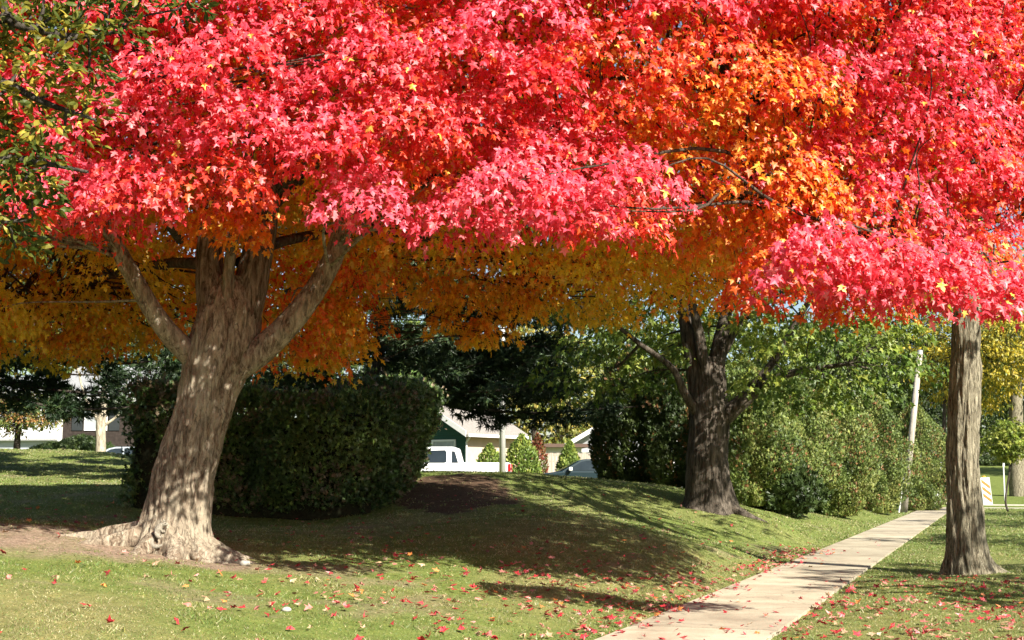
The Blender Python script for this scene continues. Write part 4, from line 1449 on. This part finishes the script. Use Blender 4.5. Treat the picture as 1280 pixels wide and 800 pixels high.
# white house farther left
q = ground_at(20, 92)
q[2] = 1.6
wh = thing('white_house', q, 'white clapboard house with dark shutters beyond the small orange-green tree', 'house', None, R(-4))
sid = board_mat('white clapboard', (.36, .39, .43), (.45, .48, .52), 2, .16)
MB().box(-7, 3.9, 0, 8, -1, 2.75).box(-7, 2.0, 1.2, 8, 2.755, 5.2).build('wall', sid, wh)
m_ = MB().prism([(.7, 5.2), (4.6, 7.2), (8.5, 5.2)], -7.4, 2.4)
rf = m_.build('roof', shingle_g, wh)
rf.data.transform(Matrix(((0, 1, 0, 0), (1, 0, 0, 0), (0, 0, 1, 0.005), (0, 0, 0, 1))))
rf.data.flip_normals()
MB().poly([(-7.3, -.5, 2.62), (4.3, -.5, 2.62), (4.3, 1.2, 3.5), (-7.3, 1.2, 3.5)]).poly([(-7.3, -.5, 2.55), (4.3, -.5, 2.55), (4.3, 1.2, 3.43), (-7.3, 1.2, 3.43)]).build('porch_roof', white, wh)
window(wh, 1.9, .9, .9, 1.25, 0, white, curtain)
for sx_ in (1.2, 2.6):
    MB().box(sx_ - .22, sx_ + .22, -.05, -.003, .9, 2.15).build('shutter', plain('dark shutter', (.02, .024, .025), .5), wh)
window(wh, -2.0, .9, 1.1, 1.25, 0, white, glass)
window(wh, .6, 3.7, .9, 1.1, 1.2, white, glass)

# green-gabled house in the middle, turned to show its gable and long side
q = ground_at(582, 67)
q[2] = 1.0
gh = thing('green_house', q, 'green-gabled house with a pale roof and beige side wall behind the white pickup', 'house', None, R(-35))
grn = board_mat('green siding', (.018, .060, .042), (.03, .085, .06), 2, .18)
beige = plain('beige stucco', (.50, .39, .28), .9, .1, vary=.08)
GW = 7.0                                  # gable width, along local -x; long side along +y
ridge = 2.0
bm_ = MB()
bm_.prism([(-GW, -1), (0, -1), (0, 3.0), (-GW / 2, 3.0 + ridge - .05), (-GW, 3.0)], .0, 4.2)
gwall = bm_.build('wall', grn, gh)
MB().box(.003, .06, .02, 4.2, -.9, 2.98).build('side_wall', beige, gh)
sl_ = ridge / (GW / 2)
rm = MB()
rm.prism([(.55, 3.0 - .55 * sl_ + .02), (.55, 3.0 - .55 * sl_ + .16), (-GW / 2, 3.0 + ridge + .16), (-GW - .55, 3.0 - .55 * sl_ + .16), (-GW - .55, 3.0 - .55 * sl_ + .02), (-GW / 2, 3.0 + ridge + .02)], -.7, 4.6)
rm.build('roof', shingle, gh)
fb = MB()
for s_ in (1, -1):
    xe = .55 if s_ > 0 else -GW - .55
    ze = 3.0 - .55 * sl_
    fb.bm.faces.new([fb.bm.verts.new(p_) for p_ in ((xe, -.73, ze - .10), (xe, -.73, ze + .20), (-GW / 2, -.73, 3.0 + ridge + .20), (-GW / 2, -.73, 3.0 + ridge - .10))])
ge = bmesh.ops.extrude_face_region(fb.bm, geom=list(fb.bm.faces))
for v_ in ge['geom']:
    if isinstance(v_, bmesh.types.BMVert):
        v_.co.y += .03
fb.build('fascia', white, gh)
MB().box(.56, .68, -.6, 4.5, 2.60, 2.74).cyl((.5, -.25, 2.66), (.12, -.1, 2.35), .045).cyl((.12, -.1, 2.35), (.12, -.1, -.5), .045).build('gutter', white, gh)
window(gh, -1.35, 1.35, 1.5, 1.15, 0, white, curtain, False)
window(gh, -5.0, 1.35, 1.5, 1.15, 0, white, glass, False)

# grey far house with a gable above the fence
q = ground_at(752, 92)
q[2] = .8
fh_ = thing('grey_house', q, 'grey gabled house with white trim above the board fence', 'house', None, R(-12))
gry = board_mat('grey siding', (.30, .31, .32), (.38, .39, .40), 2, .2)
MB().prism([(-1.9, -1), (5, -1), (5, 3.2), (1.55, 5.1), (-1.9, 3.2)], 0, 9).build('wall', gry, fh_)
MB().prism([(-2.6, 2.78), (-2.6, 2.95), (1.55, 5.32), (5.7, 2.95), (5.7, 2.78), (1.55, 5.16)], -.6, 9.5).build('roof', shingle_g, fh_)
fb = MB().prism([(-2.65, 2.66), (-2.65, 2.99), (1.55, 5.38), (5.75, 2.99), (5.75, 2.66), (1.55, 5.04)], -.66, -.605)
fb.build('fascia', white, fh_)
MB().box(-1.88, 4.98, -.05, -.003, .3, 2.0).build('garage_door', white, fh_)
MB().box(-1.9, 5, -.06, -.003, 2.55, 2.75).build('trim_band', white, fh_)
# low outbuilding with a brown eave behind the fence
q = ground_at(672, 80)
q[2] = .8
sh_ = thing('shed', q, 'low white shed with a brown eave behind the board fence', 'shed', None, R(4))
MB().box(-2.4, 2.6, 0, 4, -.5, 2.6).build('wall', white, sh_)
MB().prism([(-.6, 2.60), (-.6, 2.80), (2, 2.86), (4.6, 2.80), (4.6, 2.60)], -2.8, 3.0).build('roof', plain('brown eave', (.09, .055, .04), .8), sh_).data.transform(Matrix(((0, 1, 0, 0), (1, 0, 0, 0), (0, 0, 1, .004), (0, 0, 0, 1))))
bpy.data.objects['shed'].children[-1].data.flip_normals()
MB().box(-1.9, -.7, -.05, -.003, -.3, 1.9).build('door', plain('red brown door', (.25, .09, .07), .6), sh_)

# board fence
q = ground_at(705, 71)
fe = thing('board_fence', q, 'weathered vertical board fence behind the conical shrub', 'fence', None, R(-5))
fm = MB()
for k in range(28):
    x = -2.25 + k * .17
    fm.box(x, x + .158, 0, .022, 0, 2.12 + .03 * math.sin(k * 3.1))
fm.build('board_panel', board_mat('weathered boards', (.32, .27, .215), (.46, .40, .33), 0, .17), fe)
for x in (-2.2, .1, 2.45):
    MB().box(x - .05, x + .05, .03, .13, -.2, 2.25).build('post', plain('weathered post', (.36, .30, .24), .9), fe)
MB().box(-2.25, 2.5, .024, .07, .3, .39).box(-2.25, 2.5, .024, .07, 1.65, 1.74).build('rail', plain('weathered post', (.36, .30, .24), .9), fe)

# ------------------------------------------------------------------ vehicles
rubber = plain('tyre rubber', (.02, .02, .02), .85)
rimm = plain('rim metal', (.45, .45, .46), .3, .5, .8)
redl = plain('red lamp lens', (.45, .01, .012), .25, .6)
darkp = plain('dark trim', (.018, .018, .02), .5)


def wheel(parent, x, y, r=.35):
    w_ = MB().cyl((x, y - .11, r), (x, y + .11, r), r, n=24)
    o_ = w_.build('wheel', None, parent)
    o_.data.materials.append(rubber)
    s_ = -1 if y < 0 else 1
    MB().cyl((x, y + s_ * .10, r), (x, y + s_ * .125, r), r * .62, n=20).build('rim', rimm, o_)


def side_panes(parent, polys, half, taper, name='side_window', mat=None):
    for pl in polys:
        for s_ in (-1, 1):
            m1 = MB()
            pts = [(x, s_ * (half * taper(z) + .004), z) for x, z in pl]
            m1.bm.faces.new([m1.bm.verts.new(p) for p in (pts if s_ < 0 else pts[::-1])])
            ge_ = bmesh.ops.extrude_face_region(m1.bm, geom=list(m1.bm.faces))
            for v_ in ge_['geom']:
                if isinstance(v_, bmesh.types.BMVert):
                    v_.co.y += s_ * .008
            bmesh.ops.recalc_face_normals(m1.bm, faces=m1.bm.faces)
            m1.build(name, mat or glass, parent)


# pickup, nose to the left (local -x), tail to +x
q = ground_at(638, 56.5)
cabz = at(600, 559, 56.5)[2] - 1.92
pk = thing('pickup_truck', (q[0] - 2.75, 56.5, cabz), 'white crew-cab pickup parked behind the grassy mound', 'pickup', None, R(-2))
wp_ = plain('white car paint', (.70, .70, .71), .25, .5, vary=.02)
tap = lambda z: 1 - .12 * max(0, z - 1.15)
b_ = MB()
b_.prism([(-2.9, .45), (2.72, .45), (2.78, .7), (2.74, 1.28), (.82, 1.28), (.80, 1.22), (-1.2, 1.22), (-2.75, 1.08), (-2.9, .9)], -.96, .96, .05)
b_.build('body', wp_, pk)
c_ = MB()
c_.prism([(-1.55, 1.15), (-.75, 1.86), (-.45, 1.92), (.45, 1.92), (.62, 1.86), (.80, 1.20)], -.92, .92, .05, tap)
c_.build('cab', wp_, pk)
side_panes(pk, [[(-1.22, 1.27), (-.78, 1.70), (-.70, 1.76), (.12, 1.78), (.18, 1.70), (.18, 1.30), (.10, 1.27)], [(.40, 1.27), (.40, 1.74), (.52, 1.73), (.66, 1.27)]], .92, tap)
for s_ in (-1, 1):
    MB().box(2.70, 2.79, s_ * .965 - .03, s_ * .965 + .03, .92, 1.22, .01).build('tail_lamp', redl, pk)
MB().box(2.76, 2.90, -.95, .95, .48, .62, .02).build('bumper', rimm, pk)
MB().box(2.765, 2.80, -.28, .28, .98, 1.08).build('tailgate_handle', darkp, pk)
MB().box(-1.35, -1.15, -1.12, -.94, 1.22, 1.42, .02).build('mirror', wp_, pk)
for x in (-1.9, 1.75):
    for s_ in (-1, 1):
        wheel(pk, x, s_ * .86, .39)


def sedan(name, loc, rz, label, paint, hatch=False):
    o_ = thing(name, loc, label, 'car', None, rz)
    tp_ = lambda z: 1 - .20 * max(0, z - .92)
    MB().prism([(-2.2, .28), (2.15, .28), (2.25, .55), (2.2, .88), (1.6, .95), (-1.0, .95), (-2.1, .78), (-2.25, .55)], -.87, .87, .06).build('body', paint, o_)
    MB().prism([(-1.15, .90), (-.35, 1.36), (-.05, 1.43), (.75, 1.43), (1.1, 1.36), (1.75, .92)], -.84, .84, .04, tp_).build('cabin', paint, o_)
    side_panes(o_, [[(-.82, .97), (-.28, 1.31), (-.05, 1.36), (.25, 1.37), (.25, .97)], [(.33, .97), (.33, 1.37), (.75, 1.36), (.98, 1.31), (1.05, .97)], [(1.12, .97), (1.07, 1.29), (1.42, 1.08), (1.48, .97)]], .84, tp_)
    m1 = MB()
    m1.poly([(-1.13, -.70, .93), (-1.13, .70, .93), (-.38, .64, 1.345), (-.38, -.64, 1.345)]).build('windscreen', glass, o_).location = (-.012, 0, .012)
    for s_ in (-1, 1):
        MB().box(-2.24, -2.0, s_ * .62 - .18, s_ * .62 + .18, .60, .74, .02).build('headlight', rimm, o_)
        MB().box(2.12, 2.26, s_ * .66 - .16, s_ * .66 + .16, .66, .84, .02).build('tail_lamp', redl, o_)
        MB().box(-.80, -.66, s_ * .98 - .11, s_ * .98 + .09, .95, 1.10, .03).build('mirror', white if 'teal' in label else paint, o_)
        for x in (-1.38, 1.35):
            wheel(o_, x, s_ * .78, .32)
    return o_


tz = at(735, 574, 56)[2] - 1.43
sedan('parked_car', (at(735, 577, 56)[0] - .1, 56, tz), R(4), 'dark teal car with pale mirror showing over the bank beside the dark evergreens', plain('teal car paint', (.007, .02, .026), .35, .5, vary=.05))
tz = at(148, 559, 60)[2] - 1.43
sedan('parked_car', (at(150, 559, 60)[0], 60, tz), R(6), 'silver-blue car showing only its roof and windows over the left lawn crest', plain('silver blue paint', (.42, .47, .52), .25, .6, .3, vary=.05))
q = ground_at(1181, 122)
sedan('parked_car', (q[0] + .9, 122, q[2] + .25), R(62), 'white car with a red lamp, half hidden behind the furrowed trunk', wp_)

# driveways under the vehicles
def pad(name, x0, x1, y0, y1, z, mat):
    o_ = MB().box(x0, x1, y0, y1, z - .4, z, .01).build(name, mat)
    return setp(o_, kind='structure')


pad('driveway', pk.location.x - 6, pk.location.x + 3.6, 54.6, 58.6, cabz, conc)
pad('driveway', 0.2 + .6, 8, 54.4, 58, at(735, 577, 56)[2] - 1.43, conc)
pad('driveway', -24, -13, 58, 62.4, tz if False else at(148, 559, 60)[2] - 1.43, conc)

# ------------------------------------------------------------------ street furniture
q = ground_at(628, 50)
lp_ = thing('lamp_post', q, 'pale grey metal lamp post rising behind the white pickup', 'lamp post')
galv = plain('galvanised steel', (.55, .55, .52), .5, .4, .3, vary=.1)
MB().cyl((0, 0, -.3), (0, 0, 7.6), .125, .085, 16).build('pole', galv, lp_, True)
MB().box(-.22, .22, -.22, .22, -.2, .06, .02).build('base_plate', galv, lp_)
MB().cyl((0, 0, 7.55), (.9, -.4, 7.9), .04, .035, 10).build('arm', galv, lp_)
MB().box(.75, 1.35, -.62, -.32, 7.86, 7.98, .04).build('lamp_head', galv, lp_)

q = ground_at(1127.5, 64)
up_ = thing('utility_pole', q, 'weathered leaning wooden pole between the arborvitae and the sidewalk', 'utility pole')
wood = bark_mat('weathered pole wood', (.20, .165, .13), (.34, .30, .25), (.48, .44, .38), 14, .5, .4)
top = at(1150, 440, 64) - q
MB().cyl((-.02, 0, -.4), tuple(top), .16, .125, 18).build('pole', wood, up_, True)
MB().cyl(tuple(top * .985), tuple(top * 1.012), .145, .11, 18).build('cap', plain('pole cap', (.3, .3, .3), .6), up_)
MB().cyl((-.26, -.05, -.3), tuple(top * .22 + np.array([-.17, -.06, 0])), .035, .035, 10).build('guard_strip', white, up_)

q = ground_at(1230, 84)
q[2] = -.1
ba = thing('barricade', q, 'white and orange striped folding barricade at the street corner', 'barricade', None, R(25))
orange = plain('orange sheeting', (.75, .12, .02), .5)
whites = plain('white sheeting', (.78, .78, .76), .5, vary=.03)
for s_ in (-.22, .22):
    pl = MB().box(-.32, .32, -.02, .02, .1, 1.75).build('panel', whites, ba)
    pl.location = (0, s_ * 1.15, 0)
    pl.rotation_euler = (R(7) * (1 if s_ < 0 else -1) * -1, 0, 0)
    yy_ = -.026 if s_ < 0 else .026
    for z0 in (.30, .72, 1.14):
        st = MB()
        pts = [(-.31, yy_, z0 + .30), (.31, yy_, z0 - .10), (.31, yy_, z0 + .14), (-.31, yy_, z0 + .54)]
        st.poly(pts).build('stripe', orange, pl)
MB().cyl((-.36, -.27, 0), (-.36, -.05, 1.78), .022).cyl((.36, -.27, 0), (.36, -.05, 1.78), .022).cyl((-.36, .27, 0), (-.36, .05, 1.78), .022).cyl((.36, .27, 0), (.36, .05, 1.78), .022).build('leg', galv, ba)
MB().cyl((0, -.06, 1.76), (0, .06, 1.76), .10, n=16).build('lamp', plain('amber lens', (.7, .35, .05), .3), ba)

q = ground_at(1255, 92)
sg = thing('sign_post', q, 'thin galvanised sign post beside the sapling beyond the kerb', 'sign post')
MB().box(-.04, .04, -.03, .03, -.2, 2.5).build('post', galv, sg)
MB().box(-.07, .07, -.05, -.032, 2.25, 2.5, .004).build('bracket', galv, sg)
for k, (px, d, lb) in enumerate([(1163, 97, 'small white lawn ornament, leftmost of three by the far kerb'), (1170.5, 99, 'small white lawn ornament, between its two neighbours on the far lawn'), (1173.5, 102, 'small white lawn ornament, rightmost of three, nearest the dark thin trunk')]):
    q = ground_at(px, d)
    og = thing('lawn_ornament', q, lb, 'ornament', 'white ornaments on the far lawn', R(20 * k))
    m_ = MB()
    m_.cyl((0, 0, 0), (.02, 0, .22), .02).cyl((.1, 0, 0), (.1, 0, .22), .02)
    m_.build('legs', white, og)
    m_ = MB()
    bmesh.ops.create_uvsphere(m_.bm, u_segments=14, v_segments=10, radius=.16, matrix=Matrix.Translation((.05, 0, .36)) @ Matrix.Diagonal((1.5, .8, .9, 1)))
    m_.build('body', white, og, True)
    MB().cyl((-.12, 0, .42), (-.2, 0, .72), .05, .035).cyl((-.19, 0, .70), (-.33, 0, .70), .05, .02).build('neck', white, og, True)

# ------------------------------------------------------------------ squirrel on the roots
dg = bpy.context.evaluated_depsgraph_get()
dg.update()
roots = [trunk_o] + [c_ for c_ in red_maple.children if c_.name.startswith('root')]


def hit(px, py):
    """where the line of sight to this spot meets trunk, root or lawn"""
    o_ = Vector((0, 0, EYE))
    d_ = (Vector(at(px, py, 10)) - o_).normalized()
    best = None
    for ob in roots + [bpy.data.objects['lawn']]:
        mi = ob.matrix_world.inverted()
        ok, loc, nr, _ = ob.ray_cast(mi @ o_, mi.to_3x3() @ d_)
        if ok:
            wl = ob.matrix_world @ loc
            if best is None or (wl - o_).length < (best - o_).length:
                best = wl
    return best


def skin_body(name, joints, edges, mat, parent, lev=2):
    me_ = bpy.data.meshes.new(name)
    me_.from_pydata([j[0] for j in joints], edges, [])
    o_ = link(name, me_, mat, parent)
    md = o_.modifiers.new('skin', 'SKIN')
    for v_, j in zip(me_.skin_vertices[0].data, joints):
        v_.radius = (j[1], j[2] if len(j) > 2 else j[1])
    me_.skin_vertices[0].data[0].use_root = True
    sb = o_.modifiers.new('sub', 'SUBSURF')
    sb.levels = sb.render_levels = lev
    o_.modifiers['skin'].use_smooth_shade = True
    return o_


hq = hit(197, 670)
m, n = new_mat('grey squirrel fur')
f = noise(n, coords(n, (1, 1, 1)), 90, 4, .7)
out(n, principled(n, ramp(n, f, [(.3, (.11, .095, .07)), (.55, (.24, .215, .17)), (.75, (.40, .37, .31))]), .95, .1, bump=f, bstr=.8, bdist=.01))
fur = m
sq = thing('squirrel', (hq.x, hq.y - .03, hq.z - .02), 'grey squirrel hunched on the maple roots with its tail curled below it', 'squirrel')
body = skin_body('body', [((-.01, 0, .03), .052), ((-.005, -.01, .085), .056), ((.025, -.012, .135), .048), ((.062, -.015, .165), .03), ((.098, -.018, .165), .03), ((.135, -.02, .152), .014),
                          ((.02, -.055, .02), .03), ((.065, -.06, .0), .015), ((.02, .05, .02), .03), ((.065, .055, .0), .015),
                          ((.055, -.04, .10), .017), ((.085, -.045, .06), .010), ((.055, .035, .10), .017), ((.085, .035, .06), .010)],
                 [(0, 1), (1, 2), (2, 3), (3, 4), (4, 5), (0, 6), (6, 7), (0, 8), (8, 9), (2, 10), (10, 11), (2, 12), (12, 13)], fur, sq)
skin_body('tail', [((-.03, 0, .02), .018), ((-.055, -.02, -.02), .032), ((-.06, -.04, -.065), .037), ((-.03, -.055, -.10), .036), ((.02, -.06, -.105), .030), ((.065, -.06, -.09), .018), ((.085, -.06, -.078), .008)], [(i, i + 1) for i in range(6)], fur, sq)
for s_ in (-1, 1):
    m_ = MB()
    bmesh.ops.create_uvsphere(m_.bm, u_segments=10, v_segments=8, radius=.013, matrix=Matrix.Translation((.085, -.018 + s_ * .02, .20)) @ Matrix.Diagonal((.7, .5, 1.3, 1)))
    m_.build('ear', fur, sq, True)
    m_ = MB()
    bmesh.ops.create_uvsphere(m_.bm, u_segments=8, v_segments=6, radius=.006, matrix=Matrix.Translation((.108, -.018 + s_ * .027, .172)))
    m_.build('eye', plain('black eye', (.01, .01, .01), .2), sq, True)

# ------------------------------------------------------------------ stones
stone_m = plain('pale stone', (.36, .34, .29), .8, .2, vary=.15, scale=12)


def stone(px, py, r, label):
    p = hit(px, py)
    bm2 = bmesh.new()
    bmesh.ops.create_icosphere(bm2, subdivisions=3, radius=r)
    for v_ in bm2.verts:
        v_.co *= 1 + .25 * mnoise.noise(v_.co * 14 + Vector((px, 0, 0)))
        v_.co.z *= .65
    me_ = bpy.data.meshes.new('stone')
    bm2.to_mesh(me_)
    bm2.free()
    me_.polygons.foreach_set('use_smooth', [True] * len(me_.polygons))
    o_ = link('stone', me_, stone_m)
    o_.location = p + Vector((0, 0, r * .3))
    setp(o_, label, 'stone')


stone(358, 764, .045, 'small white stone lying alone in the sunlit front grass')
stone(306, 706, .06, 'pale round stone at the end of the maple root')

# ------------------------------------------------------------------ fallen leaves
def leaf_density(X, Y):
    u, t = uv(X, Y)
    a_ = np.exp(-((u - .20) / .42) ** 2) * 4.0 * (Y < 30)                     # gathered along the walk's left edge
    b_ = np.where((u < -WALK_W) & (Y < 21.5), 2.4 * np.exp(-((Y - 15.5) / 4.2) ** 2), 0)
    c_ = np.where((u > 0) & (X > -3.2), 1.6 * np.exp(-((Y - 15.5) / 4.2) ** 2) * sm(X, -3.4, -.6), 0)
    d_ = np.where((u > 0), .22 * np.exp(-((Y - 15) / 4.5) ** 2), 0)
    e_ = np.where((u <= 0) & (u >= -WALK_W), .42 * np.exp(-((Y - 13) / 4.5) ** 2), 0)
    f_ = np.where(u > 0, .10 * (Y < 34), .03)
    f_ = np.where(Y > 27, f_ * .4, f_)
    return a_ + b_ + c_ + d_ + e_ + f_


M_ = 110000
yy = 8 + 28 * rng.random(M_) ** .9
xx = (rng.random(M_) * 2 - 1) * (.42 * yy + .8)
dn = leaf_density(xx, yy) * (.45 + 1.1 * (fbm(xx, yy, 1.1, 12) > .5))
ok = rng.random(M_) < np.clip(dn, 0, 4) / 3 * .15 * (yy / 16)
xx, yy = xx[ok], yy[ok]
dtree = np.hypot(xx - TREE[0], yy - TREE[1])
kp = dtree > .75
xx, yy = xx[kp], yy[kp]
zz = terrain(xx, yy)
u, t = uv(xx, yy)
onwalk = (u <= 0) & (u >= -WALK_W)
zz = np.where(onwalk, .032, zz + .032)
order = np.argsort(yy)
xx, yy, zz, onwalk, u = xx[order], yy[order], zz[order], onwalk[order], u[order]
print('fallen leaves', len(xx))
LCOL = {'red': (.44, .03, .04), 'dark red': (.24, .025, .025), 'pale pink': (.46, .17, .14), 'tan': (.36, .235, .135), 'orange': (.60, .20, .05)}
LK = list(LCOL)
LPR = [.34, .20, .20, .20, .06]
kinds = rng.choice(5, len(xx), p=LPR)


def one_leaf(size, curlv):
    V_, F_, k_ = leaf_geo(np.zeros((1, 3)), np.array([[0., 1, 0]]), np.array([[0., 0, 1]]), np.array([size]), MAPLE, curlv)
    V_[:, 1] -= size * .4
    return V_, F_


protos = {}
for nm_, c_ in LCOL.items():
    mt = plain(nm_ + ' fallen leaf', c_, .6, .3, vary=.3, scale=18)
    protos[nm_] = []
    for k in range(4):
        V_, F_ = one_leaf(.066 + .010 * k, (-.5, .6, -.9, .2)[k])
        V_[:, 2] += .02 * rng.normal(size=len(V_)) * .5
        me_ = np_mesh('fallen_leaf', V_, F_, False)
        me_.materials.append(mt)
        protos[nm_].append(me_)
# the 300 that show largest: nearest, inside the view
inview = (np.abs(xx) < .372 * yy) & (yy > 9.0)
idx = np.nonzero(inview)[0]
big = idx[:300]
bigset = set(big.tolist())
for i in big:
    nm_ = LK[kinds[i]]
    o_ = bpy.data.objects.new('fallen_leaf', protos[nm_][rng.integers(4)])
    COL.objects.link(o_)
    o_.location = (xx[i], yy[i], zz[i])
    o_.rotation_euler = (rng.normal() * .35, rng.normal() * .35, rng.random() * 6.283)
    place = 'the concrete sidewalk' if onwalk[i] else ('the grass strip right of the sidewalk' if u[i] < 0 else ('the lawn in front of the leaning trunk' if xx[i] < -1.2 else 'the lawn left of the sidewalk'))
    o_['label'] = '%s fallen maple leaf lying on %s' % (nm_, place)
    o_['category'] = 'leaf'
    o_['group'] = '%s fallen leaves on %s' % (nm_, place)
rest = np.array([i for i in range(len(xx)) if i not in bigset])
Nn = len(rest)
Pp = np.stack([xx[rest], yy[rest], zz[rest] + .005], -1)
az = rng.random(Nn) * 6.283
tipd = np.stack([np.cos(az), np.sin(az), rng.normal(size=Nn) * .3], -1)
nrm = np.array([0, 0, 1.0]) + rng.normal(size=(Nn, 3)) * .35
V_, F_, k_ = leaf_geo(Pp, tipd, nrm, .055 + .045 * rng.random(Nn), MAPLE, -.5)
cc = np.array([LCOL[LK[k]] for k in kinds[rest]]) * (.7 + .5 * rng.random((Nn, 1)))
o_ = link('leaf_litter', np_mesh('leaf_litter', V_, F_, False, np.repeat(cc, k_, 0)), leaf_mat('fallen leaf', .15, .05, .5))
setp(o_, 'scattered red and tan fallen maple leaves over the lawn and walk', 'leaf litter', kind='stuff')
print('objects', len(bpy.data.objects))
